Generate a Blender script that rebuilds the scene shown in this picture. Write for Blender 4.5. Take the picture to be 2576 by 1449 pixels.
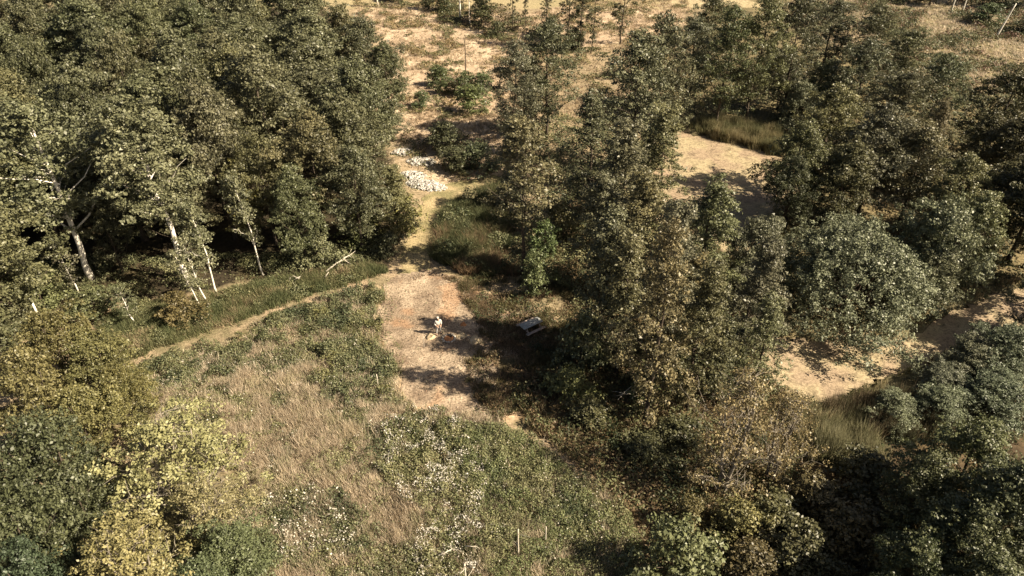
import bpy, math
import numpy as np
from mathutils import Vector

# ------------------------------------------------------------------ scene, camera, light
scene = bpy.context.scene
for o in list(bpy.data.objects):
    bpy.data.objects.remove(o)
COL = scene.collection

CAM_H, PITCH, F = 37.0, math.radians(35.0), 1839.0      # metres, tilt below the horizon, focal length in plan units
cam_data = bpy.data.cameras.new('camera')
cam_data.sensor_width = 36.0
cam_data.lens = 36.0 * F / 2576.0
cam_data.clip_start, cam_data.clip_end = 0.5, 4000.0
cam = bpy.data.objects.new('camera', cam_data)
cam.location = (0, 0, CAM_H)
cam.rotation_euler = (math.pi / 2 - PITCH, 0, 0)
COL.objects.link(cam)
scene.camera = cam

SUN_EL, SUN_AZ = math.radians(41.0), math.radians(106.0)  # azimuth clockwise from +Y
S = Vector((math.cos(SUN_EL) * math.sin(SUN_AZ), math.cos(SUN_EL) * math.cos(SUN_AZ), math.sin(SUN_EL)))
sun_data = bpy.data.lights.new('sun', 'SUN')
sun_data.energy = 5.0
sun_data.angle = math.radians(0.5)
sun_data.color = (1.0, 0.95, 0.88)
sun = bpy.data.objects.new('sun', sun_data)
sun.rotation_euler = S.to_track_quat('Z', 'Y').to_euler()
sun.location = S * 200
COL.objects.link(sun)

world = bpy.data.worlds.new('World')
scene.world = world
world.use_nodes = True
wn = world.node_tree.nodes
sky = wn.new('ShaderNodeTexSky')
sky.sky_type = 'NISHITA'
sky.sun_disc = False
sky.sun_elevation, sky.sun_rotation = SUN_EL, SUN_AZ
sky.air_density = 0.6
sky.dust_density = 1.5
sky.ozone_density = 0.4
world.node_tree.links.new(sky.outputs[0], wn['Background'].inputs[0])
wn['Background'].inputs[1].default_value = 0.05

vs = scene.view_settings
scene.display_settings.display_device = 'sRGB'
vs.view_transform, vs.look = 'Standard', 'None'
vs.gamma, vs.exposure = 1.0, 1.25
vs.use_curve_mapping = False
vs.use_white_balance = True
vs.white_balance_temperature, vs.white_balance_tint = 8050.0, 9.0
scene.cycles.max_bounces = 4
scene.cycles.diffuse_bounces = 2
scene.cycles.glossy_bounces = 2
scene.cycles.transmission_bounces = 2

# ------------------------------------------------------------------ survey of the plan
CP, SP = math.cos(PITCH), math.sin(PITCH)


def ray(u, v):
    a, b = (u - 1288.0) / F, (724.5 - v) / F
    return np.array([a, CP + b * SP, -SP + b * CP])


def at(u, v, z=0.0):
    """Surveyed point (x, y) at height z of a sighting u, v."""
    d = ray(u, v)
    t = (z - CAM_H) / d[2]
    return float(d[0] * t), float(d[1] * t)


def poly(pts, z=0.0):
    return np.array([at(u, v, z) for u, v in pts])


def inside(P, X, Y):
    x0, y0 = P[:, 0], P[:, 1]
    x1, y1 = np.roll(x0, -1), np.roll(y0, -1)
    r = np.zeros(X.shape, bool)
    for a, b, c, d in zip(x0, y0, x1, y1):
        if b == d:
            continue
        r ^= ((b > Y) != (d > Y)) & (X < (c - a) * (Y - b) / (d - b) + a)
    return r


_T = np.random.default_rng(7).random((256, 256))


def vnoise(X, Y):
    xi, yi = np.floor(X).astype(int), np.floor(Y).astype(int)
    fx, fy = X - xi, Y - yi
    fx, fy = fx * fx * (3 - 2 * fx), fy * fy * (3 - 2 * fy)
    a, b = _T[xi % 256, yi % 256], _T[(xi + 1) % 256, yi % 256]
    c, d = _T[xi % 256, (yi + 1) % 256], _T[(xi + 1) % 256, (yi + 1) % 256]
    return (a * (1 - fx) + b * fx) * (1 - fy) + (c * (1 - fx) + d * fx) * fy


def fbm(X, Y, s=1.0, o=0.0, n=3):
    r, w, tot = 0, 1.0, 0
    X, Y = np.asarray(X, float) / s + o, np.asarray(Y, float) / s + o * 1.7
    for i in range(n):
        r = r + w * vnoise(X + i * 31.3, Y + i * 17.1)
        tot += w
        w *= 0.5
        X, Y = X * 2, Y * 2
    return r / tot


POND = [poly([(1700, 322), (1800, 345), (1870, 362), (1960, 388), (2040, 430), (1985, 520), (1930, 640), (1830, 640), (1760, 560), (1640, 560), (1630, 470), (1655, 395)]),
        poly([(1940, 835), (2060, 845), (2150, 850), (2250, 842), (2330, 815), (2420, 770), (2500, 735), (2700, 700), (2740, 800), (2560, 850), (2420, 872), (2320, 910), (2200, 960), (2100, 1003), (2040, 1018), (1975, 985), (1900, 930)])]


def wob(X, Y, amp=1.0, s=2.5):
    return X + (fbm(X, Y, s, 3.3) - .5) * 2 * amp, Y + (fbm(X, Y, s, 9.1) - .5) * 2 * amp


def zg(x, y):
    X, Y = np.atleast_1d(np.asarray(x, float)), np.atleast_1d(np.asarray(y, float))
    z = 0.5 * (fbm(X, Y, 11.0, 1.0, 2) - .5) + 0.22 * (fbm(X, Y, 3.0, 5.0, 2) - .5)
    wx, wy = wob(X, Y, 0.8)
    for P in POND:
        z = np.where(inside(P, wx, wy), np.minimum(z - .8, -.8), z)
    return z if np.ndim(x) else float(z[0])


# ------------------------------------------------------------------ helpers
def raw_mesh(name, V, F4=None, F3=None, mats=(), attrs=None, smooth=False):
    """attrs: {name: array per face (float or Nx3 colour)}; quads come before triangles."""
    me = bpy.data.meshes.new(name)
    V = np.asarray(V, np.float32)
    loops, tot = [], []
    if F4 is not None and len(F4):
        loops.append(np.asarray(F4, np.int32).ravel()); tot.append(np.full(len(F4), 4, np.int32))
    if F3 is not None and len(F3):
        loops.append(np.asarray(F3, np.int32).ravel()); tot.append(np.full(len(F3), 3, np.int32))
    loops, tot = np.concatenate(loops), np.concatenate(tot)
    me.vertices.add(len(V)); me.vertices.foreach_set('co', V.ravel())
    me.loops.add(len(loops)); me.loops.foreach_set('vertex_index', loops)
    me.polygons.add(len(tot))
    me.polygons.foreach_set('loop_start', np.concatenate([[0], np.cumsum(tot)[:-1]]).astype(np.int32))
    me.polygons.foreach_set('loop_total', tot)
    if smooth:
        me.polygons.foreach_set('use_smooth', np.ones(len(tot), bool))
    for k, a in (attrs or {}).items():
        a = np.asarray(a, np.float32)
        dom = 'FACE' if len(a) == len(tot) else 'POINT'
        if a.ndim == 1:
            me.attributes.new(k, 'FLOAT', dom).data.foreach_set('value', a)
        else:
            c = np.ones((len(a), 4), np.float32); c[:, :3] = a
            me.attributes.new(k, 'FLOAT_COLOR', dom).data.foreach_set('color', c.ravel())
    me.update(calc_edges=True)
    for m in mats:
        me.materials.append(m)
    return me


def link(name, me, parent=None, loc=None):
    o = bpy.data.objects.new(name, me)
    COL.objects.link(o)
    if parent is not None:
        o.parent = parent
    if loc is not None:
        o.location = loc
    return o


def tag(o, label=None, cat=None, group=None, kind=None):
    for k, v in (('label', label), ('category', cat), ('group', group), ('kind', kind)):
        if v:
            o[k] = v
    return o


def empty(name, loc, label, cat, group=None):
    o = bpy.data.objects.new(name, None)
    o.location = loc
    o.empty_display_size = 0.5
    COL.objects.link(o)
    return tag(o, label, cat, group)


class MB:
    """Collects tubes, boxes and quads into one mesh."""
    def __init__(self):
        self.V, self.Q, self.T, self.n = [], [], [], 0

    def add(self, V, Q=None, T=None):
        V = np.asarray(V, float).reshape(-1, 3)
        if Q is not None and len(Q): self.Q.append(np.asarray(Q, int) + self.n)
        if T is not None and len(T): self.T.append(np.asarray(T, int) + self.n)
        self.V.append(V); self.n += len(V)

    def tube(self, P, R, n=6, cap=True):
        P = np.asarray(P, float); R = np.broadcast_to(np.asarray(R, float), (len(P),))
        D = np.gradient(P, axis=0)
        D /= np.linalg.norm(D, axis=1, keepdims=True) + 1e-9
        ref = np.where(np.abs(D[:, 2:3]) > .8, np.array([[1., 0, 0]]), np.array([[0, 0, 1.]]))
        A = np.cross(D, ref); A /= np.linalg.norm(A, axis=1, keepdims=True) + 1e-9
        B = np.cross(D, A)
        th = np.arange(n) * 2 * math.pi / n
        V = P[:, None] + R[:, None, None] * (np.cos(th)[None, :, None] * A[:, None] + np.sin(th)[None, :, None] * B[:, None])
        k = np.arange(len(P) - 1)[:, None] * n; j = np.arange(n)[None]; j2 = (j + 1) % n
        Q = np.stack([k + j, k + j2, k + n + j2, k + n + j], -1).reshape(-1, 4)
        V = V.reshape(-1, 3)
        T = None
        if cap:
            m = len(V); V = np.vstack([V, P[0], P[-1]])
            e = (len(P) - 1) * n; jj = np.arange(n); jn = (jj + 1) % n
            T = np.vstack([np.stack([jn, jj, np.full(n, m)], 1), np.stack([e + jj, e + jn, np.full(n, m + 1)], 1)])
        self.add(V, Q, T)

    def box(self, c, s, yaw=0.0, tilt=None):
        x, y, z = np.array(s) / 2
        V = np.array([[-x, -y, -z], [x, -y, -z], [x, y, -z], [-x, y, -z], [-x, -y, z], [x, -y, z], [x, y, z], [-x, y, z]])
        if tilt is not None:
            V = V @ np.array(tilt).T
        cy, sy = math.cos(yaw), math.sin(yaw)
        V = V @ np.array([[cy, sy, 0], [-sy, cy, 0], [0, 0, 1]])
        self.add(V + np.array(c), [[0, 3, 2, 1], [4, 5, 6, 7], [0, 1, 5, 4], [1, 2, 6, 5], [2, 3, 7, 6], [3, 0, 4, 7]])

    def mesh(self, name, mats, attrs=None, smooth=False):
        return raw_mesh(name, np.vstack(self.V), np.vstack(self.Q) if self.Q else None, np.vstack(self.T) if self.T else None, mats, attrs, smooth)


def unit(a):
    return a / (np.linalg.norm(a, axis=-1, keepdims=True) + 1e-9)


def leaf_quads(rng, C, N, size, aspect=0.62):
    """Diamond leaves centred on C facing N."""
    n = len(C)
    t = unit(np.cross(N, rng.normal(size=(n, 3))))
    b = np.cross(N, t)
    s = np.broadcast_to(np.asarray(size, float), (n,))[:, None]
    bend = N * s * 0.18
    V = np.stack([C + t * s - bend, C + b * s * aspect + bend, C - t * s - bend, C - b * s * aspect + bend], 1).reshape(-1, 3)
    return V, np.arange(n * 4).reshape(-1, 4)


# ------------------------------------------------------------------ materials
def new_mat(name):
    m = bpy.data.materials.new(name)
    m.use_nodes = True
    nt = m.node_tree
    return m, nt, nt.nodes['Principled BSDF'], nt.nodes['Material Output']


def N(nt, kind, **kw):
    n = nt.nodes.new(kind)
    for k, v in kw.items():
        setattr(n, k, v)
    return n


def mix_rgb(nt, mode='MIX', fac=None):
    n = N(nt, 'ShaderNodeMix', data_type='RGBA', blend_type=mode)
    if fac is not None:
        n.inputs[0].default_value = fac
    return n


def leaf_mat(name, dark, light, trans=0.14, by_object=True):
    """Leaves: attribute v picks between two leaf colours, the object's colour tints the whole plant."""
    m, nt, p, out = new_mat(name)
    a = N(nt, 'ShaderNodeAttribute', attribute_name='v')
    r = N(nt, 'ShaderNodeValToRGB')
    r.color_ramp.elements[0].color = (*dark, 1)
    r.color_ramp.elements[1].color = (*light, 1)
    nt.links.new(a.outputs['Fac'], r.inputs[0])
    src = r.outputs[0]
    if by_object:
        oi = N(nt, 'ShaderNodeObjectInfo')
        mx = mix_rgb(nt, 'MULTIPLY', 1.0)
        nt.links.new(src, mx.inputs[6]); nt.links.new(oi.outputs['Color'], mx.inputs[7])
        src = mx.outputs[2]
    finish_leaf(nt, p, out, src, trans)
    return m


def finish_leaf(nt, p, out, src, trans, rough=0.48):
    p.inputs['Roughness'].default_value = rough
    p.inputs['Specular IOR Level'].default_value = 0.42
    nt.links.new(src, p.inputs['Base Color'])
    if trans:
        tr = N(nt, 'ShaderNodeBsdfTranslucent')
        nt.links.new(src, tr.inputs[0])
        ms = N(nt, 'ShaderNodeMixShader')
        ms.inputs[0].default_value = trans
        nt.links.new(p.outputs[0], ms.inputs[1]); nt.links.new(tr.outputs[0], ms.inputs[2])
        nt.links.new(ms.outputs[0], out.inputs[0])


def col_mat(name, trans=0.2, rough=0.6):
    """Plants of a field: every blade or leaf carries its own colour."""
    m, nt, p, out = new_mat(name)
    a = N(nt, 'ShaderNodeAttribute', attribute_name='col')
    finish_leaf(nt, p, out, a.outputs['Color'], trans, rough)
    return m


def noise_mat(name, c1, c2, scale=8.0, rough=0.8, bump=0.0, stretch=None, detail=4.0, attr=None, contrast=(0.35, 0.65), bscale=None):
    m, nt, p, out = new_mat(name)
    tc = N(nt, 'ShaderNodeTexCoord')
    mp = N(nt, 'ShaderNodeMapping')
    if stretch:
        mp.inputs['Scale'].default_value = stretch
    nt.links.new(tc.outputs['Object'], mp.inputs[0])
    nz = N(nt, 'ShaderNodeTexNoise')
    nz.inputs['Scale'].default_value = scale
    nz.inputs['Detail'].default_value = detail
    nt.links.new(mp.outputs[0], nz.inputs['Vector'])
    r = N(nt, 'ShaderNodeValToRGB')
    r.color_ramp.elements[0].position, r.color_ramp.elements[1].position = contrast
    r.color_ramp.elements[0].color, r.color_ramp.elements[1].color = (*c1, 1), (*c2, 1)
    nt.links.new(nz.outputs[0], r.inputs[0])
    src = r.outputs[0]
    if attr:
        a = N(nt, 'ShaderNodeAttribute', attribute_name=attr)
        mx = mix_rgb(nt, 'MULTIPLY', 1.0)
        nt.links.new(a.outputs['Color'], mx.inputs[6]); nt.links.new(src, mx.inputs[7])
        src = mx.outputs[2]
    nt.links.new(src, p.inputs['Base Color'])
    p.inputs['Roughness'].default_value = rough
    p.inputs['Specular IOR Level'].default_value = 0.25
    if bump:
        b = N(nt, 'ShaderNodeBump')
        b.inputs['Strength'].default_value = bump
        b.inputs['Distance'].default_value = 0.08
        nt.links.new(nz.outputs[0], b.inputs['Height'])
        nt.links.new(b.outputs[0], p.inputs['Normal'])
    return m


M = {}
M['ground'] = noise_mat('ground_soil', (.62, .60, .55), (1.25, 1.22, 1.2), 3.2, .95, .7, detail=8, attr='col')
M['path'] = noise_mat('trodden_grass_path', (.55, .53, .50), (1.22, 1.22, 1.18), 7.0, .95, .5, detail=8, attr='col')
M['bark'] = noise_mat('brown_bark', (.045, .034, .025), (.12, .095, .07), 5, .9, .6, (3, 3, .6))
M['pale_bark'] = noise_mat('pale_birch_bark', (.18, .15, .12), (.80, .74, .63), 3.0, .75, .2, (1, 1, 1.4), contrast=(.28, .38))
M['twig'] = noise_mat('bare_grey_twigs', (.12, .10, .08), (.34, .30, .24), 4, .85, .2)
M['deadwood'] = noise_mat('bleached_deadwood', (.38, .33, .26), (.66, .6, .5), 5, .8, .3, (1, 1, 3))
M['oak'] = leaf_mat('olive_leaves', (.060, .064, .035), (.180, .174, .100))
M['alder'] = leaf_mat('alder_leaves', (.058, .060, .035), (.178, .170, .100))
M['poplar'] = leaf_mat('poplar_leaves', (.075, .080, .046), (.210, .206, .126))
M['willow'] = leaf_mat('willow_leaves', (.095, .100, .060), (.225, .230, .140))
M['yellow'] = leaf_mat('yellow_leaves', (.16, .15, .066), (.345, .315, .165))
M['plant'] = col_mat('field_plants', .22)
M['straw'] = col_mat('dry_grass_blades', 0.42, 0.8)
M['flower'] = col_mat('seed_heads', 0.3, 0.8)
M['rubble'] = noise_mat('white_chalk_rubble', (.20, .185, .165), (.58, .55, .49), 3, .9, .3)
M['stone'] = noise_mat('grey_stone', (.25, .22, .19), (.55, .5, .44), 6, .9, .3)

# ------------------------------------------------------------------ ground, pond, paths
DRY = poly([(880, -40), (1300, 40), (1700, -40), (1720, 60), (1450, 130), (1290, 130), (1260, 330), (1260, 440), (1110, 480), (1050, 440), (990, 340), (930, 240), (990, 150), (900, 40)])
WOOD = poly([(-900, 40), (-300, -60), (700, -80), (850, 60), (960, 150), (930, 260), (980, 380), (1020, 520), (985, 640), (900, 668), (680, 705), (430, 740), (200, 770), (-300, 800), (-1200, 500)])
CLEAR = poly([(965, 715), (1010, 690), (1090, 680), (1150, 700), (1210, 735), (1330, 770), (1400, 800), (1400, 850), (1320, 880), (1230, 900), (1260, 960), (1300, 1030), (1240, 1060), (1120, 1050), (1030, 1020), (1000, 985), (1010, 950), (965, 880), (955, 800)])
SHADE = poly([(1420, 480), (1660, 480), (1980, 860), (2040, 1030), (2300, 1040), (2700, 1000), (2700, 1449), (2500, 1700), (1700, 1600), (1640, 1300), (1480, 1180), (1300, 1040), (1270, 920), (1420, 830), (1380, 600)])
RIGHT = poly([(1720, 60), (1960, -60), (2400, -330), (3600, -330), (3400, 300), (2800, 700), (2400, 800), (1960, 860), (1880, 600), (2040, 430), (1960, 388), (1700, 322), (1660, 200)])
FARF = [(-2000, 135), (2000, 135), (2000, 3000), (-2000, 3000)]


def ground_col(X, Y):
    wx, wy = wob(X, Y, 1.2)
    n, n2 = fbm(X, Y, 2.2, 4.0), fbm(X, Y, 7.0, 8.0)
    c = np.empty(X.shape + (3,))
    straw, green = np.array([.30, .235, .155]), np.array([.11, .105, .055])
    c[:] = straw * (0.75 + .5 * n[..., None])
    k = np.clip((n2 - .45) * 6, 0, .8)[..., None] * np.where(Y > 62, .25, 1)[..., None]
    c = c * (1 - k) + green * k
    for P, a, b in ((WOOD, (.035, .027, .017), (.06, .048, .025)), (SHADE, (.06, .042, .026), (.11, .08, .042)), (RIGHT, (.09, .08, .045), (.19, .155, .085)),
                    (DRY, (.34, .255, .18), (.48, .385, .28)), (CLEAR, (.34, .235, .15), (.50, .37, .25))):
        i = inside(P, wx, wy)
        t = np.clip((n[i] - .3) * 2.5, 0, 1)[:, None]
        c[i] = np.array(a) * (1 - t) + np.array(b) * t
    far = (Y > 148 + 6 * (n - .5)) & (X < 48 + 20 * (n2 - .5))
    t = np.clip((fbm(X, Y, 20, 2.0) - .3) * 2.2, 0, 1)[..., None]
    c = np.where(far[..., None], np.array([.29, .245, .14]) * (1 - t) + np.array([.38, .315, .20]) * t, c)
    for P in POND:
        c[inside(P, wx, wy)] = (.05, .04, .025)
    return c


def axis(lo, hi, step, far):
    out, d, x = [], step, hi
    while x < far:
        d *= 1.5; x += d; out.append(x)
    core = np.arange(lo, hi + step / 2, step)
    return core, np.array(out)


cx, fx = axis(-84, 84, 0.8, 2200)
cy, fy = axis(8, 165, 0.8, 3000)
xs = np.concatenate([-fx[::-1], cx, fx])
ys = np.concatenate([[-1500, -500, -150, -40, -5, 3], cy, fy])
GX, GY = np.meshgrid(xs, ys)
gv = np.stack([GX.ravel(), GY.ravel(), zg(GX.ravel(), GY.ravel())], 1)
w = len(xs)
i, j = np.meshgrid(np.arange(len(ys) - 1), np.arange(w - 1), indexing='ij')
gq = np.stack([i * w + j, i * w + j + 1, (i + 1) * w + j + 1, (i + 1) * w + j], -1).reshape(-1, 4)
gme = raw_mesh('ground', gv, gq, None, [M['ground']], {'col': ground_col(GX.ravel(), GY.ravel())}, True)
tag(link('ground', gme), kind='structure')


def sheet(name, P, res, dz, colf, mat, wobble=0.5, level=None):
    """A sheet over the cells of a polygon, laid on the ground."""
    lo, hi = P.min(0) - 1.5, P.max(0) + 1.5
    xs_, ys_ = np.arange(lo[0], hi[0], res), np.arange(lo[1], hi[1], res)
    X, Y = np.meshgrid(xs_, ys_)
    cxm, cym = X[:-1, :-1] + res / 2, Y[:-1, :-1] + res / 2
    keep = inside(P, *wob(cxm, cym, wobble, 1.3))
    ww = X.shape[1]
    ii, jj = np.nonzero(keep)
    q = np.stack([ii * ww + jj, ii * ww + jj + 1, (ii + 1) * ww + jj + 1, (ii + 1) * ww + jj], 1)
    used, inv = np.unique(q, return_inverse=True)
    x, y = X.ravel()[used], Y.ravel()[used]
    z = zg(x, y) + dz if level is None else np.full(len(x), level) + 0.02 * (fbm(x, y, .8, 6) - .5)
    me = raw_mesh(name, np.stack([x, y, z], 1), inv.reshape(q.shape), None, [mat], {'col': colf(x, y)}, True)
    return tag(link(name, me), kind='structure')


# duckweed on the pond
def weed_mat():
    m, nt, p, out = new_mat('duckweed')
    tc = N(nt, 'ShaderNodeTexCoord')
    n1 = N(nt, 'ShaderNodeTexNoise'); n1.inputs['Scale'].default_value = .35; n1.inputs['Detail'].default_value = 3
    n2 = N(nt, 'ShaderNodeTexNoise'); n2.inputs['Scale'].default_value = 1.6; n2.inputs['Detail'].default_value = 9
    n2.inputs['Roughness'].default_value = .72; n2.inputs['Distortion'].default_value = 1.2
    for n in (n1, n2):
        nt.links.new(tc.outputs['Object'], n.inputs['Vector'])
    r1 = N(nt, 'ShaderNodeValToRGB')
    r1.color_ramp.elements[0].color, r1.color_ramp.elements[1].color = (.315, .245, .178, 1), (.355, .30, .20, 1)
    r1.color_ramp.elements[0].position, r1.color_ramp.elements[1].position = .42, .58
    r2 = N(nt, 'ShaderNodeValToRGB')
    r2.color_ramp.elements[0].color, r2.color_ramp.elements[1].color = (.42, .38, .33, 1), (1.10, 1.07, 1.0, 1)
    r2.color_ramp.elements[0].position, r2.color_ramp.elements[1].position = .36, .54
    nt.links.new(n1.outputs[0], r1.inputs[0]); nt.links.new(n2.outputs[0], r2.inputs[0])
    n3 = N(nt, 'ShaderNodeTexNoise'); n3.inputs['Scale'].default_value = 7.0; n3.inputs['Detail'].default_value = 6
    nt.links.new(tc.outputs['Object'], n3.inputs['Vector'])
    r3 = N(nt, 'ShaderNodeValToRGB')
    r3.color_ramp.elements[0].color, r3.color_ramp.elements[1].color = (.62, .58, .52, 1), (1.1, 1.08, 1.05, 1)
    r3.color_ramp.elements[0].position, r3.color_ramp.elements[1].position = .36, .56
    nt.links.new(n3.outputs[0], r3.inputs[0])
    m3 = mix_rgb(nt, 'MULTIPLY', .8)
    nt.links.new(r2.outputs[0], m3.inputs[6]); nt.links.new(r3.outputs[0], m3.inputs[7])
    mx = mix_rgb(nt, 'MULTIPLY', .9)
    nt.links.new(r1.outputs[0], mx.inputs[6]); nt.links.new(m3.outputs[2], mx.inputs[7])
    nt.links.new(mx.outputs[2], p.inputs['Base Color'])
    p.inputs['Roughness'].default_value = .7
    b = N(nt, 'ShaderNodeBump'); b.inputs['Strength'].default_value = .5; b.inputs['Distance'].default_value = .04
    nt.links.new(n2.outputs[0], b.inputs['Height']); nt.links.new(b.outputs[0], p.inputs['Normal'])
    return m


M['weed'] = weed_mat()
white = lambda x, y: np.ones((len(x), 3))
for P in POND:
    c = P.mean(0)
    sheet('pond', c + (P - c) * 1.06, .5, 0, white, M['weed'], .8, -.32)


def path_poly(pts, width):
    P = np.array([at(u, v) for u, v in pts])
    d = unit(np.gradient(P, axis=0))
    nrm = np.stack([-d[:, 1], d[:, 0]], 1)
    wv = np.broadcast_to(np.asarray(width, float), (len(P),))[:, None] / 2
    return np.vstack([P + nrm * wv, (P - nrm * wv)[::-1]])


def path_col(x, y):
    t = np.clip((fbm(x, y, 1.3, 2.2) - .3) * 2.4, 0, 1)[:, None]
    return np.array([.18, .152, .09]) * (1 - t) + np.array([.33, .25, .17]) * t


PATH1 = path_poly([(230, 990), (300, 935), (390, 893), (470, 862), (560, 838), (640, 803), (720, 770), (800, 748), (870, 727), (950, 706), (1010, 690), (1060, 660)],
                  [1.2, 1.3, 1.5, 1.3, 2.2, 1.5, 1.2, 1.1, 1.3, 1.4, 2.2, 2.6])
PATH2 = path_poly([(1040, 690), (1052, 640), (1068, 590), (1085, 545), (1110, 508), (1150, 482), (1200, 466), (1260, 448)], [2.8, 3.0, 3.1, 3.2, 4.0, 4.6, 3.4, 2.5])
PATH3 = path_poly([(1255, 1068), (1320, 1105), (1390, 1140), (1455, 1180), (1520, 1235)], [.8, .8, .9, .9, .7])
sheet('path', PATH1, .2, .03, path_col, M['path'], .6)
sheet('path', PATH2, .25, .034, lambda x, y: path_col(x, y) * np.array([1.15, 1.2, 1.05]), M['path'], .4)
sheet('path', PATH3, .25, .038, lambda x, y: path_col(x, y) * 1.0, M['path'], .7)


def clear_col(x, y):
    t = np.clip((fbm(x, y, 1.1, 12.2) - .28) * 2.2, 0, 1)[:, None]
    r = np.clip((fbm(x, y, 1.7, 22.2) - .6) * 6, 0, .6)[:, None]
    c = np.array([.20, .148, .108]) * (1 - t) + np.array([.40, .315, .235]) * t
    return c * (1 - r) + np.array([.34, .20, .12]) * r


sheet('cleared_ground', CLEAR, .25, .045, clear_col, M['path'], .5)


# ------------------------------------------------------------------ tree prototypes
def prof_dome(t): return np.sin(np.pi * np.clip(t * .80 + .20, 0, 1)) ** .62
def prof_cone(t): return np.minimum(1, .45 + t * 2.4) * (1 - t) ** .62 + .08
def prof_alder(t): return np.minimum(1, .55 + t * 2.2) * (1 - t ** 1.3) ** .75 + .06
def prof_egg(t): return np.minimum(1, .5 + t * 2.0) * np.sqrt(np.clip(1 - t ** 2.2, 0, 1)) + .05
def prof_half(t): return np.sqrt(np.clip(1 - (t * .97) ** 2, 0, 1))
def prof_col(t): return np.sin(np.pi * np.clip(t * .86 + .1, 0, 1)) ** .4


def wander(rng, p0, p1, k, amp):
    t = np.linspace(0, 1, k)[:, None]
    P = p0 * (1 - t) + p1 * t
    j = np.cumsum(rng.normal(size=(k, 3)) * amp / k, 0)
    return P + (j - t * j[-1]) * np.array([1, 1, .4])


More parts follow.
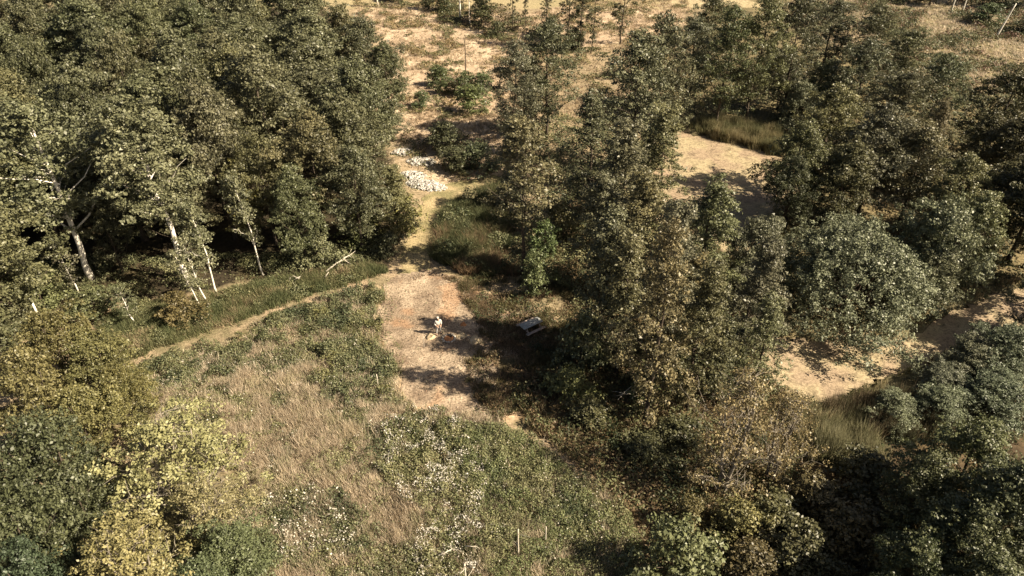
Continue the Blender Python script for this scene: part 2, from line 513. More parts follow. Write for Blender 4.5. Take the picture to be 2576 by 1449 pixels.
def gen_tree(name, seed, H, R, cb, prof, nclump, cr, lpc, leaf, leafmat, bark, trunk_r, rise=.25, flat=.75, droop=0.0, shoots=0, stems=1, limbs=None, limb_r=.3, inner=.45, bare=0.0, spread=1.0, trunk_top=.9, subs=8, subr=.42, rough=.3, slen=1.0):
    """A tree of height H: a trunk with limbs to its leaf clumps, and a crown of separate leaves."""
    rng = np.random.default_rng(seed)
    Z0 = H * cb
    t = (np.arange(nclump) + rng.random(nclump)) / nclump
    t = t ** .85
    ang = np.arange(nclump) * 2.39996 + rng.normal(size=nclump) * .5
    lob = 1 + .18 * np.sin(ang * 2 + rng.random() * 6) + .14 * np.sin(ang * 3 + rng.random() * 6 + t * 4) + rough * (fbm(ang * 1.3, t * 6, 1.0, seed) - .5) * 2 + rough * .5 * rng.normal(size=nclump).clip(-1.2, 1.5)
    rad = R * prof(t) * lob * (inner + (1 - inner) * np.sqrt(rng.random(nclump)))
    crs = cr * (.65 + .7 * rng.random(nclump))
    rad = np.maximum(rad - crs * .45, 0)
    rad *= np.where(rng.random(nclump) < .12, 1.18, 1.0)
    C = np.stack([np.cos(ang) * rad * spread, np.sin(ang) * rad, Z0 + t * (H - Z0 - cr * .5) + rng.normal(size=nclump) * cr * .25], 1)
    C[:, 2] = np.maximum(C[:, 2], crs * .5)
    if shoots:                                      # upright leading shoots on the crown's top
        k = rng.choice(np.nonzero(t > (.45 if slen > .9 else .1))[0], shoots)
        n = 5
        sh = np.repeat(C[k], n, 0) + slen * np.tile(np.linspace(.3, 2.0, n), shoots)[:, None] * np.array([0, 0, 1.]) + np.repeat(unit(C[k] * [1, 1, 0]), n, 0) * np.tile(np.linspace(0, .7, n), shoots)[:, None]
        C = np.vstack([C, sh]); crs = np.concatenate([crs, slen * np.tile(np.linspace(.5, .14, n), shoots)])
    # every bough carries a spray of smaller clumps
    sub = np.maximum(3, (subs * (crs / cr) ** 1.6).astype(int))
    bi = np.repeat(np.arange(len(C)), sub)
    bd = unit(rng.normal(size=(len(bi), 3)) + np.array([0, 0, rise]))
    SC = C[bi] + bd * (crs[bi] * 1.12 * rng.random(len(bi)) ** .4)[:, None] * np.array([1, 1, flat])
    SR = crs[bi] * subr * .9 * (.55 + .8 * rng.random(len(bi)))
    cnt = np.maximum(5, (1.7 * lpc * (SR / (cr * subr)) ** 1.7).astype(int))
    si = np.repeat(np.arange(len(SC)), cnt)
    idx = bi[si]
    n = len(idx)
    d = unit(rng.normal(size=(n, 3)) + np.array([0, 0, rise]))
    rr = rng.random(n) ** .5
    off = d * (rr * SR[si])[:, None] * np.array([1.15, 1.15, .62])
    P = SC[si] + off
    P[:, 2] -= droop * np.linalg.norm(P[:, :2] - C[idx][:, :2], axis=1)
    P[:, 2] = np.maximum(P[:, 2], .05)
    nr = unit(d * .4 + bd[si] * .35 + np.array([0, 0, .35]) + rng.normal(size=(n, 3)) * .62)
    V, Q = leaf_quads(rng, P, nr, leaf * .71 * np.clip(rng.lognormal(-.1, .38, n), .4, 1.9))
    cl = rng.random(len(C))
    vv = np.clip(.5 * rng.random(n) + .5 * cl[idx], 0, 1)
    crown = raw_mesh(name + '_crown', V, Q, None, [leafmat], {'v': vv})
    mb = MB()
    lim = limbs if limbs is not None else nclump // 2
    for s in range(stems):
        a = s * 2.4 + rng.random()
        top = np.array([math.cos(a), math.sin(a), 0]) * (R * .35 if stems > 1 else R * .06) + np.array([0, 0, H * trunk_top])
        TP = wander(rng, np.array([math.cos(a) * .15, math.sin(a) * .15, -.35]) if stems > 1 else np.array([0, 0, -.35]), top, 9, H * .07)
        TR = trunk_r * np.linspace(1, .12, 9) ** .8
        TR[0] *= 1.35
        mb.tube(TP, TR, 7)
        pick = rng.choice(nclump, min(lim // stems, nclump), replace=False)
        for q in pick:
            e = C[q]
            zz = np.clip(e[2] - np.linalg.norm(e[:2]) * (.6 + .5 * rng.random()), H * .12, H * trunk_top * .95)
            f = np.clip((zz + .35) / (H * trunk_top + .35), .05, .97) * 8
            b = TP[int(f)] * (1 - f % 1) + TP[min(int(f) + 1, 8)] * (f % 1)
            r0 = np.interp(f, np.arange(9), TR) * .5
            L = wander(rng, b, e, 5, np.linalg.norm(e - b) * .35)
            mb.tube(L, np.maximum(min(r0, limb_r) * np.linspace(1, .25, 5), .012), 4, False)
            if bare:
                for w_ in range(int(bare)):
                    u = L[2 + w_ % 3]
                    e2 = u + unit(rng.normal(size=3) + unit(e - b) + [0, 0, .3]) * (.5 + .9 * rng.random())
                    mb.tube(wander(rng, u, e2, 4, .25), np.linspace(.022, .008, 4), 3, False)
    trunk = mb.mesh(name + '_trunk', [bark], smooth=True)
    return dict(trunk=trunk, crown=crown, H=H, R=R)


K = {}
K['oak'] = [gen_tree('broadleaf', 10 + s, 13.5, 4.1 + .25 * (s % 3), .28, prof_dome, 74, 1.15, 26, .135, M['oak'], M['bark'], .24, limbs=22, limb_r=.07, subs=10, subr=.40) for s in range(5)]
K['poplar'] = [gen_tree('poplar', 30 + s, 16.5, 3.7, .42, prof_egg, 66, 1.05, 28, .135, M['poplar'], M['pale_bark'], .25, shoots=18, limbs=22, limb_r=.09, rise=.5, subs=9, subr=.40) for s in range(2)]
K['alder'] = [gen_tree('alder', 40 + s, 15.0, 2.9, .12, prof_alder, 84, .85, 22, .12, M['alder'], M['bark'], .17, limbs=50, limb_r=.05, inner=.3, subs=6, subr=.42, rough=.4) for s in range(6)]
K['thin_alder'] = [gen_tree('thin_alder', 50 + s, 14.5, 2.5, .34, prof_egg, 60, .85, 22, .12, M['alder'], M['bark'], .15, limbs=40, limb_r=.05, inner=.25, subs=6, subr=.42, rough=.4) for s in range(2)]
K['wide_alder'] = [gen_tree('wide_alder', 170 + s, 15.0, 4.0, .20, prof_egg, 92, 1.05, 24, .125, M['alder'], M['bark'], .18, limbs=46, limb_r=.06, inner=.35, subs=7, subr=.42, rough=.45) for s in range(3)]
K['willow'] = [gen_tree('willow', 60 + s, 7.0, 4.0, .03, prof_half, 100, 1.0, 20, .12, M['willow'], M['bark'], .14, stems=4, limbs=24, limb_r=.07, inner=.6, rise=.6, flat=.8, subs=9, subr=.40, rough=.35, shoots=26, slen=.6) for s in range(4)]
K['great_willow'] = [gen_tree('great_willow', 160, 7.4, 7.2, .02, prof_half, 330, 1.05, 16, .12, M['willow'], M['bark'], .18, stems=5, limbs=30, limb_r=.08, inner=.72, rise=.6, flat=.85, subs=9, subr=.40, rough=.22, shoots=80, slen=.6)]
K['shrub'] = [gen_tree('shrub', 70 + s, 2.6, 1.5, .02, prof_half, 30, .55, 14, .085, M['oak'], M['bark'], .05, stems=3, limbs=12, limb_r=.025, inner=.4, rise=.6, subs=8, subr=.42, rough=.4) for s in range(4)]
K['yellow'] = [gen_tree('yellowing', 80 + s, 8.0, 3.7, .15, prof_half, 66, .95, 24, .105, M['yellow'], M['twig'], .15, stems=4, limbs=56, limb_r=.05, inner=.25, bare=5, rise=.5, flat=.6, subs=7, subr=.40, rough=.4) for s in range(3)]
K['russet'] = [gen_tree('layered', 90 + s, 7.5, 3.6, .08, prof_half, 84, .95, 26, .11, M['oak'], M['bark'], .14, stems=2, limbs=22, limb_r=.06, inner=.35, flat=.5, subs=8, subr=.40, rough=.4) for s in range(3)]
K['sapling'] = [gen_tree('sapling', 100 + s, 7.5, 1.35, .30, prof_egg, 24, .5, 12, .10, M['poplar'], M['pale_bark'], .085, limbs=16, limb_r=.02, inner=.2, bare=0, subs=8, subr=.45) for s in range(3)]
K['sparse'] = [gen_tree('sparse', 110 + s, 9.5, 3.0, .16, prof_egg, 62, .8, 11, .10, M['alder'], M['twig'], .16, stems=3, limbs=54, limb_r=.05, inner=.3, bare=5, subs=6, subr=.42, rough=.4) for s in range(2)]
K['pine'] = [gen_tree('thin_tree', 120 + s, 15.0, 2.2, .10, prof_col, 34, .8, 22, .13, M['alder'], M['bark'], .13, limbs=24, limb_r=.05, inner=.2, subs=6, subr=.42, rough=.5) for s in range(3)]

TREE_NAME = {'oak': 'broadleaf_tree', 'poplar': 'poplar_tree', 'alder': 'alder_tree', 'thin_alder': 'alder_tree', 'wide_alder': 'alder_tree', 'willow': 'willow_bush', 'great_willow': 'willow_bush', 'shrub': 'shrub', 'yellow': 'yellowing_tree',
             'russet': 'maple_tree', 'sapling': 'birch_sapling', 'sparse': 'withering_tree', 'pine': 'slender_tree'}
PLACED = []
_seq = {}


def plant(kind, x, y, h, r, label, col=(1, 1, 1), lean=(0, 0), group=None, cat=None, var=None, yaw=None):
    _seq[kind] = _seq.get(kind, -1) + 1
    k = K[kind][(_seq[kind] if var is None else var) % len(K[kind])]
    if kind in ('alder', 'thin_alder', 'sparse'):
        r = r * 1.05
        col = tuple(c_ * 1.12 for c_ in col)
    rng = np.random.default_rng(int(abs(x * 131 + y * 977)) % 100000)
    nm = TREE_NAME[kind]
    root = empty(nm, (x, y, zg(x, y)), label, cat or ('bush' if kind in ('willow', 'great_willow', 'shrub') else 'tree'), group)
    s = r / k['R']
    root.scale = (s * rng.uniform(.95, 1.05), s * rng.uniform(.95, 1.05), h / k['H'])
    root.rotation_euler = (math.radians(lean[1]), math.radians(lean[0]), rng.uniform(0, 6.28) if yaw is None else yaw)
    t = link('trunk', k['trunk'], root)
    c = link('crown', k['crown'], root)
    j = rng.uniform(.965, 1.035, 3) * rng.uniform(.88, 1.12)
    c.color = (col[0] * j[0], col[1] * j[1], col[2] * j[2], 1)
    PLACED.append((x, y, r))
    return root


def top_at(kind, u, v, h, r, label, **kw):
    """Plant a tree of height h whose top was sighted at u, v."""
    x, y = at(u, v, h * .97)
    return plant(kind, x, y, h, r, label, **kw)


def base_at(kind, u, vb, vt, r, label, **kw):
    """Plant a tree whose foot was sighted at (u, vb) and whose top in row vt."""
    x, y = at(u, vb)
    dv = PITCH - math.atan((724.5 - vt) / F)
    return plant(kind, x, y, CAM_H - y * math.tan(dv), r, label, **kw)


OLV, DRK, PAL, BRN, GRY, BLU = (1, 1, 1), (.75, .78, .72), (1.2, 1.18, 1.1), (1.2, 1.06, .95), (1.05, 1.05, 1.1), (.64, .72, .63)

# ------------------------------------------------------------------ the left wood
WG = 'trees of the left wood'
top_at('poplar', 325, 262, 16.8, 3.9, 'tall forked poplar with upright pale shoots and a white trunk fronting the wood', col=PAL, var=0, yaw=2.5, lean=(0, 0))
top_at('poplar', 60, 275, 16.5, 4.3, 'big leafy light green poplar with a bare white trunk near the left edge', col=(1.1, 1.12, 1), var=1, yaw=2, lean=(0, 0))
top_at('oak', 500, 235, 15.0, 3.6, 'round olive tree close behind the forked poplar', group=WG, col=OLV)
top_at('oak', 770, 290, 13.0, 3.5, 'pale brownish-topped tree on the sunny front of the wood', group=WG, col=(1.2, 1.12, 1.02))
top_at('oak', 640, 345, 11.5, 2.8, 'smaller olive tree in front of the pale brownish-topped tree', group=WG, col=(1.1, 1.05, .9))
top_at('oak', 880, 380, 10.5, 3.0, 'grey-green tree at the front corner of the wood above the mown path', group=WG, col=(1.05, 1.05, 1))
top_at('oak', 730, 440, 9.5, 2.6, 'low bushy tree leaning out of the dark front of the wood', group=WG, col=(.95, 1, .9))
base_at('alder', 985, 345, 255, 2.3, 'feathery grey tree standing out from the wood into the dry clearing', group=WG, col=(1.15, 1.15, 1.15))
top_at('alder', 985, 425, 8.0, 1.9, 'slim tree with a dark trunk beside the mown path', group=WG, col=(1.2, 1.2, .95))
top_at('shrub', 1010, 505, 4.2, 2.3, 'yellow-green bush at the bend of the mown path', col=(1.35, 1.3, .9))
top_at('shrub', 900, 515, 4.0, 2.4, 'light green bush under the front corner of the wood', col=(1.2, 1.3, .9))
top_at('shrub', 800, 590, 3.5, 2.0, 'grey-green bush in front of the dark interior of the wood', col=(1.1, 1.2, 1.1))
top_at('shrub', 980, 590, 2.6, 1.2, 'dark bush at the foot of the slim tree by the path', col=DRK)
top_at('alder', 590, 400, 9.5, 1.7, 'narrow pale-yellow tree with a white stem at the dark front of the wood', col=(1.5, 1.4, .95))
top_at('oak', 410, 395, 10.5, 2.4, 'poplar-like bushy tree right of the forked white trunk', col=(1.2, 1.2, 1.05))
top_at('oak', 230, 480, 8.5, 2.2, 'dark understorey tree between the two poplars', col=DRK)
base_at('sapling', 545, 740, 500, 1.5, 'young birch with a bent white stem, nearest the path of the row', lean=(-3, 0), yaw=0, group='young birches at the edge of the wood', col=PAL)
base_at('sapling', 520, 765, 585, 1.1, 'thin white birch stem with sparse leaves beside the bent one', lean=(-5, 0), yaw=0, group='young birches at the edge of the wood', col=PAL)
base_at('sapling', 505, 775, 620, 1.0, 'slightest of the white birch stems by the grass strip', lean=(-9, 0), yaw=0, group='young birches at the edge of the wood', col=PAL)
base_at('sapling', 660, 690, 430, 1.4, 'young birch with a white stem against the dark front of the wood', lean=(-5, 0), yaw=0, group='young birches at the edge of the wood', col=PAL)
base_at('sapling', 338, 815, 715, 1.0, 'small lone birch sapling with a leafy top in the green grass strip', lean=(-4, 0), yaw=0, col=(.9, 1, .9))
base_at('sapling', 210, 760, 600, 1.2, 'half bare sapling with arching twigs beside the big poplar', col=OLV, yaw=0, lean=(-4, 0))
top_at('shrub', 440, 745, 2.6, 1.9, 'brownish bush at the foot of the forked white trunk', col=(1.3, 1.1, .85))
top_at('shrub', 210, 735, 3.0, 2.3, 'mid green bush below the bare saplings', col=(.95, 1.05, .9))
top_at('shrub', 60, 690, 3.6, 2.6, 'olive bush under the big light green poplar', col=(1.05, 1.1, .9))
rw = np.random.default_rng(77)
EDGE = [(905, 55, 12.5, 4.0, 'rounded tree at the far right corner of the left wood by the dry field'), (965, 120, 10.5, 3.0, 'feathery edge tree bulging from the wood into the dry field'),
        (890, 165, 13.0, 4.0, 'broad tree one row in from the feathery edge tree'), (850, 250, 12.5, 3.8, 'dark full tree behind the pale brownish-topped tree'), (925, 215, 10.0, 3.0, 'low edge tree whose branches overhang the dry clearing')]
for u, v, h, r, lab in EDGE:
    top_at('oak', u, v, h, r, lab, group=WG, col=(1.0, 1.02, .95))
canopy = [p for p in PLACED]
rows = {}
cand = rw.random((9000, 2)) * [95, 62] + [-88, 52]
lim = poly([(-700, -60), (-200, -120), (720, -60), (850, 20), (905, 110), (880, 190), (850, 300), (700, 430), (430, 470), (-60, 420), (-700, 500)], 12.0)
ok = inside(lim, cand[:, 0], cand[:, 1])
ROW = ['first', 'second', 'third', 'fourth', 'fifth', 'sixth', 'seventh', 'eighth', 'ninth']
TINTS = [((1, 1, .95), 'olive green'), ((.86, .92, .86), 'dark green'), ((1.15, 1.13, 1.0), 'pale olive'), ((.97, 1.03, .95), 'mid green'), ((1.06, 1.0, .92), 'brownish green')]
used = set()
for x, y in cand[ok]:
    if any((x - a) ** 2 + (y - b) ** 2 < (min(r, 4.6) * .6 + 2.9) ** 2 for a, b, r in canopy):
        continue
    for _ in range(40):
        r, h = rw.uniform(3.2, 5.4), rw.uniform(10.8, 15.6)
        tint, word = TINTS[int(rw.integers(5))]
        size = 'large' if r > 4.4 else ('small' if r < 3.85 else 'middling')
        tall = 'tall' if h > 13.8 else ('low' if h < 12.6 else 'rounded')
        side = 'dry field' if x > -24 else ('forked poplar' if x > -42 else ('leafy poplar' if x > -58 else 'open slope'))
        lab = f'{word} {size} {tall} crown in the {ROW[int((y - 48) // 8)]} row of the wood behind the {side}'
        if lab not in used:
            break
    used.add(lab)
    canopy.append((x, y, r))
    kd = 'oak' if rw.random() < .93 else ('alder' if rw.random() < .6 else 'russet')
    plant(kd, x, y, h * (1.05 if kd == 'alder' else 1), r, lab, col=tint, group=WG, cat='tree')
for u, v, h, r, lab in ((-40, 640, 7, 3.0, 'low olive tree cut by the left edge under the leafy poplar'), (-90, 520, 12, 4.0, 'tall olive tree cut by the left edge behind the leafy poplar'), (20, 770, 3.2, 2.4, 'olive bush at the left edge above the orange-tinged maple'),
                        (-60, 820, 4.0, 2.6, 'dark bush cut by the left edge beside the brown-olive maple')):
    top_at('oak' if h > 5 else 'shrub', u, v, h, r, lab, group=WG, col=(1, 1.03, .92))

# ------------------------------------------------------------------ trees of the middle
AG = 'alders between the clearing and the pond'
base_at('wide_alder', 1295, 385, 105, 3.7, 'alder with a bare leaning stem beside the dry clearing', group=AG, col=OLV)
base_at('wide_alder', 1370, 350, 50, 4.1, 'grey-green alder behind the one with the leaning stem', group=AG, col=(1.1, 1.1, 1.05))
base_at('alder', 1335, 335, 150, 2.8, 'dark lower alder at the far end of the alder row', group=AG, col=DRK)
base_at('thin_alder', 1311, 690, 285, 2.7, 'thin pinkish-topped alder with a bare ivy trunk beside the mown path', group=AG, col=(1.15, 1.08, 1.02), yaw=0)
base_at('wide_alder', 1580, 480, 80, 4.5, 'tallest grey-green alder by the far end of the pond', group=AG, col=(1.1, 1.15, 1.1))
base_at('wide_alder', 1635, 430, 40, 3.6, 'pointed alder rising behind the tallest grey-green one', group=AG, col=(1.05, 1.1, 1.0))
base_at('alder', 1470, 560, 225, 2.9, 'dark alder standing in the gap above the pinkish-topped one', group=AG, col=DRK)
base_at('alder', 1550, 620, 300, 3.0, 'olive alder before the tallest grey-green one', group=AG, col=OLV)
base_at('alder', 1640, 570, 260, 2.9, 'drooping alder leaning over the duckweed of the far pond', group=AG, col=(1.15, 1.15, 1.0))
base_at('alder', 1500, 725, 430, 2.6, 'mid green alder overlooking the picnic table clearing', group=AG, col=OLV)
base_at('alder', 1590, 740, 420, 2.8, 'pale olive alder in the heart of the alder row', group=AG, col=(1.25, 1.2, 1.0))
base_at('alder', 1510, 885, 520, 2.5, 'dark alder casting shade on the picnic table', group=AG, col=(.85, .9, .85))
base_at('alder', 1620, 1060, 550, 2.6, 'brown-leaved dying alder, largest of the front row', group=AG, col=BRN)
base_at('alder', 1655, 905, 500, 2.6, 'tall olive alder behind the brown-leaved one, shading the fire pit', group=AG, col=OLV)
base_at('alder', 1550, 940, 570, 2.4, 'olive alder tucked beside the brown-leaved one', group=AG, col=(1.05, 1, .9))
base_at('alder', 1750, 770, 440, 2.9, 'rounded alder at the near bank of the far pond', group=AG, col=(1.05, 1.1, .95))
base_at('alder', 1850, 895, 595, 2.4, 'alder with a dark leaning trunk beside the great willow', group=AG, col=OLV, lean=(5, 0), yaw=0)
base_at('alder', 1720, 900, 640, 2.1, 'sunlit yellowish alder behind the brown-leaved one', group=AG, col=(1.35, 1.2, .95))
base_at('alder', 1880, 1010, 740, 2.0, 'dense low alder on the bank of the near pond', group=AG, col=(.95, 1, .9))
base_at('alder', 1725, 1035, 655, 2.2, 'dark olive alder close behind the largest brown-leaved one', group=AG, col=(.95, .95, .85))
base_at('alder', 1790, 1010, 800, 1.8, 'shaded alder left of the near pond', group=AG, col=DRK)
base_at('sparse', 1812, 1240, 930, 2.6, 'withering tree with a forked pale trunk and thin brown leaves', col=(1.6, 1.3, 1.1), yaw=0)
base_at('sparse', 1935, 1210, 985, 2.0, 'thin brownish tree beside the withering forked one', col=(1.5, 1.25, 1.05))
base_at('shrub', 1465, 930, 795, 2.1, 'bright-leaved dark bush at the edge of the table clearing', col=(1, 1.1, 1.0))
base_at('shrub', 1430, 1010, 935, 1.6, 'light green bush in the shade below the table clearing', col=(1.3, 1.35, .95))
base_at('shrub', 1630, 1010, 930, 1.5, 'light bush under the brown-leaved alder', col=(1.2, 1.25, 1.0))
base_at('shrub', 1345, 735, 640, 1.6, 'ivy-green bush at the foot of the thin pinkish-topped alder', col=(1.05, 1.25, .95))
base_at('shrub', 1365, 650, 560, 1.5, 'fresh green bush behind the thin pinkish-topped alder', col=(1.0, 1.3, .95))
base_at('shrub', 1690, 1449, 1320, 2.4, 'leafy round bush at the corner of the green willowherb', col=(1.15, 1.25, 1.0))
base_at('shrub', 1850, 1350, 1265, 1.8, 'pale yellow-green bush below the withering forked tree', col=(1.35, 1.3, .95))
base_at('shrub', 1730, 1330, 1255, 1.3, 'small brownish bush between the withering tree and the round bush', col=(1.3, 1.1, .9))
base_at('shrub', 1290, 540, 440, 2.2, 'olive bush on the right of the mown path', col=OLV)
base_at('shrub', 1400, 600, 500, 1.9, 'pale bush between the alders', col=(1.25, 1.2, 1))

# bushes of the dry clearing
CB = 'green bushes in the dry clearing'
base_at('shrub', 1105, 215, 166, 2.12, 'bush furthest back in the dry clearing, left of the pole', group=CB, col=(.8, .95, .7))
base_at('shrub', 1122, 236, 194, 1.75, 'small bush touching the furthest one', group=CB, col=(.8, .95, .7))
base_at('shrub', 1172, 240, 184, 2.25, 'bush nearest below the pole', group=CB, col=(.75, .92, .7))
base_at('shrub', 1213, 238, 184, 2.00, 'dark bush against the leaning alder', group=CB, col=(.75, .92, .7))
base_at('shrub', 1185, 282, 216, 2.50, 'largest bright green bush in the dry clearing', group=CB, col=(.95, 1.1, .75))
base_at('shrub', 1062, 268, 230, 1.50, 'lone small bush standing apart in the dry clearing', group=CB, col=(.75, .92, .75))
base_at('shrub', 1120, 385, 312, 2.75, 'dark shaded bush above the white rubble', group=CB, col=DRK)
base_at('shrub', 1195, 425, 362, 3.00, 'glossy dark bush right of the white rubble', group=CB, col=(.8, .95, .85))
base_at('shrub', 1150, 430, 374, 2.12, 'shaded bush touching the white rubble', group=CB, col=DRK)

# far row at the top of the clearing
FG = 'slender trees along the far field'
for u, vb, r, lab in ((1165, 30, 1.4, 'slender tree left of the white pole trunk'), (1290, 70, 1.3, 'first dark slender tree against the bright field'), (1322, 66, 1.4, 'second dark slender tree against the bright field'),
                      (1372, 85, 1.8, 'dark slender tree beside the tree gap'), (1427, 100, 2.2, 'slender tree with a leaning bare stem before the bright field'),
                      (1455, 128, 2.2, 'tallest dark tree before the bright field'), (1487, 135, 1.6, 'narrow tree beside the tallest dark one'), (1560, 110, 2.3, 'tree with a high dark crown above the alders')):
    x, y = at(u, vb)
    plant('pine', x, y, 15.5, r, lab, group=FG, col=(.75, .75, .65))
for u, vb, h, lab in ((1075, 25, 3.4, 'fresh green bush on the far verge'), (1120, 32, 3.8, 'yellowish bush on the far verge'), (1215, 62, 5.0, 'leafy small tree on the far verge'), (1010, 5, 5.0, 'dark bush at the top of the far verge'),
                      (1390, 105, 4.0, 'dark bush below the bright field'), (1440, 130, 3.6, 'dark bush at the foot of the tallest dark tree'), (1250, 95, 2.6, 'brown bush on the shaded verge')):
    x, y = at(u, vb)
    plant('shrub', x, y, h, h * .55, lab, group='bushes of the far verge', col=(.8, .85, .7))

# ------------------------------------------------------------------ trees round the pond
PG = 'trees behind the pond'
for u, vb, vt, r, col, lab in ((1800, 320, 15, 3.9, (.9, 1, .8), 'tall tree behind the far pond with hanging branches'), (1725, 280, 45, 3.6, OLV, 'olive tree left of the tall hanging-branched tree'),
                               (1880, 310, -20, 4.0, (1.0, 1.1, .85), 'tall bright-sided tree behind the reeds'), (1960, 290, -30, 4.0, DRK, 'dark tall tree behind the bright-sided one'),
                               (1770, 210, -20, 3.6, (1, 1.05, .9), 'slim tree far behind the pond')):
    base_at('wide_alder', u, vb, vt, r, lab, group=PG, col=col)
for u, v, h, r, col, lab in ((2110, 5, 12, 4.2, DRK, 'dark open tree before the rough clearing'), (2220, 15, 12, 4.4, (.95, 1, .85), 'twiggy olive tree at the edge of the rough clearing'),
                             (2300, 75, 11, 4.2, (1.0, 1.0, .85), 'low spreading tree in front of the rough clearing'), (2190, 110, 11, 4.2, DRK, 'dark tree in the thick of the right-hand trees'),
                             (2390, 140, 11, 4.2, (.85, .95, .8), 'rounded tree below the rough clearing'), (2290, 180, 10, 4.0, DRK, 'shaded tree left of the rounded one')):
    top_at('wide_alder', u, v, h, r, lab, group=PG, col=col)
for u, v, h, r, col, lab in ((1985, 140, 7.5, 2.6, (1.2, 1.2, 1.3), 'pale silver willow beside the tall dark tree'), (2095, 165, 7.5, 2.8, (1.1, 1.1, 1.05), 'silver-green willow with upright twigs'), (2030, 215, 6.0, 2.6, (1.1, 1.1, 1.1), 'lower silver willow at the back of the pond')):
    top_at('willow', u, v, h, r, lab, group='silver willows behind the pond', col=col)
for u, v, h, r, col, lab in ((2110, 225, 12, 4.0, (1.1, 1.05, .85), 'broad olive tree on the right bank of the far pond'), (2230, 290, 11.5, 4.0, OLV, 'rounded olive tree behind the great willow'), (2030, 320, 10.5, 3.2, (.95, .95, .8), 'dark-sided tree overhanging the far pond'),
                             (2340, 330, 10.5, 3.4, (1, .97, .85), 'brownish shaded tree right of the rounded olive one'), (2150, 370, 9.5, 3.2, (.9, .9, .75), 'twiggy dark tree above the great willow'), (2440, 400, 10, 2.9, (1.1, 1.1, .9), 'sunlit tree before the black shade'),
                             (2380, 255, 10, 1.9, BRN, 'dying reddish tree with a bare pale stem'), (2010, 400, 8.5, 2.2, DRK, 'dark low tree at the shaded corner of the far pond')):
    top_at('alder' if col == BRN else 'oak', u, v, h, r, lab, group=PG, col=col)
WPG = 'grey willows by the near pond'
plant('great_willow', 28.5, 50.2, 6.5, 6.5, 'great wide dome of grey-green willow standing over the near pond', col=(1.16, 1.18, 1.22), group=WPG, yaw=.3)
for u, v, h, r, col, lab in ((1925, 560, 6.5, 2.8, GRY, 'small grey willow at the left end of the great willow'), (2400, 530, 8.0, 3.6, (1.0, 1.02, 1.0), 'tall grey-green willow at the edge of the black shade'),
                             (2480, 510, 8.0, 2.9, (1.05, 1.1, .95), 'furthest right willow with a yellowish top'), (2370, 640, 5.0, 2.6, (.95, .98, .95), 'shaded willow over the dark arm of the pond')):
    top_at('willow', u, v, h, r, lab, group=WPG, col=col)
for u, v, h, r, col, lab in ((2475, 872, 3.2, 2.5, (.9, .95, .98), 'bushy blue-grey willow on the near bank, highest of its row'), (2400, 940, 2.6, 2.0, (.95, 1.05, 1.1), 'grey willow at the tip of the near bank'), (2260, 1000, 2.3, 1.8, (1, 1.05, 1.1), 'small grey willow leaning over the near pond'),
                             (2550, 840, 4.0, 2.8, (.8, .95, 1), 'dark willow on the near bank by the black shade'), (2520, 950, 3.2, 2.8, (.85, .95, 1), 'shaded willow behind the dark reeds'), (2380, 985, 2.6, 2.2, (.8, .9, .95), 'low shaded willow above the reeds')):
    top_at('willow', u, v, h, r, lab, group='willows on the near bank', col=(col[0] * .95, col[1] * .92, col[2] * .9))
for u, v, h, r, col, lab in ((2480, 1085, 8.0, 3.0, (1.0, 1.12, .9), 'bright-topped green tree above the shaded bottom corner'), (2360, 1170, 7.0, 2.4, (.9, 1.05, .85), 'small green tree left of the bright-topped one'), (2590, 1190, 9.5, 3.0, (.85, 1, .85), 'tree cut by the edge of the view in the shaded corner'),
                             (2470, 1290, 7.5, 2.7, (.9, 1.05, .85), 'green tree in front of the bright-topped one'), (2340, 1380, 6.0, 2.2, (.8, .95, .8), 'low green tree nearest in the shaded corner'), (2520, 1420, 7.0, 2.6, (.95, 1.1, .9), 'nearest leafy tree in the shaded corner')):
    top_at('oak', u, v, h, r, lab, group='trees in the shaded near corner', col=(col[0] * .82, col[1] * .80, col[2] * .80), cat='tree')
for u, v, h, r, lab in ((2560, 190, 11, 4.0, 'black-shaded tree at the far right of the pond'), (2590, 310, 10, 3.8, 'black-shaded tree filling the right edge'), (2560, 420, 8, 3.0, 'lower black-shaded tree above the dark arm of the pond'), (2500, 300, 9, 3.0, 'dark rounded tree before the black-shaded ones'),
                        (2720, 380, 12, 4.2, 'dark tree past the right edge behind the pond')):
    top_at('oak', u, v, h, r, lab, group='dark trees on the right edge', col=(.68, .66, .54), cat='tree')  # low tint paints in the shade that neighbouring trees throw on these crowns
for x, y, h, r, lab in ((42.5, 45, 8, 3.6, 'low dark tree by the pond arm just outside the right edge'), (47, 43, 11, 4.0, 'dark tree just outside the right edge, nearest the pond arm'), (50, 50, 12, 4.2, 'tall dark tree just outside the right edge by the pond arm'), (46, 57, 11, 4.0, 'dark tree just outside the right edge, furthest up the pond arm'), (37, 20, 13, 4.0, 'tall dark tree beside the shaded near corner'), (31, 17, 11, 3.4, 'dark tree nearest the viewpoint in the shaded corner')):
    plant('oak', x, y, h, r, lab, group='dark trees on the right edge', col=(.62, .62, .5), cat='tree')

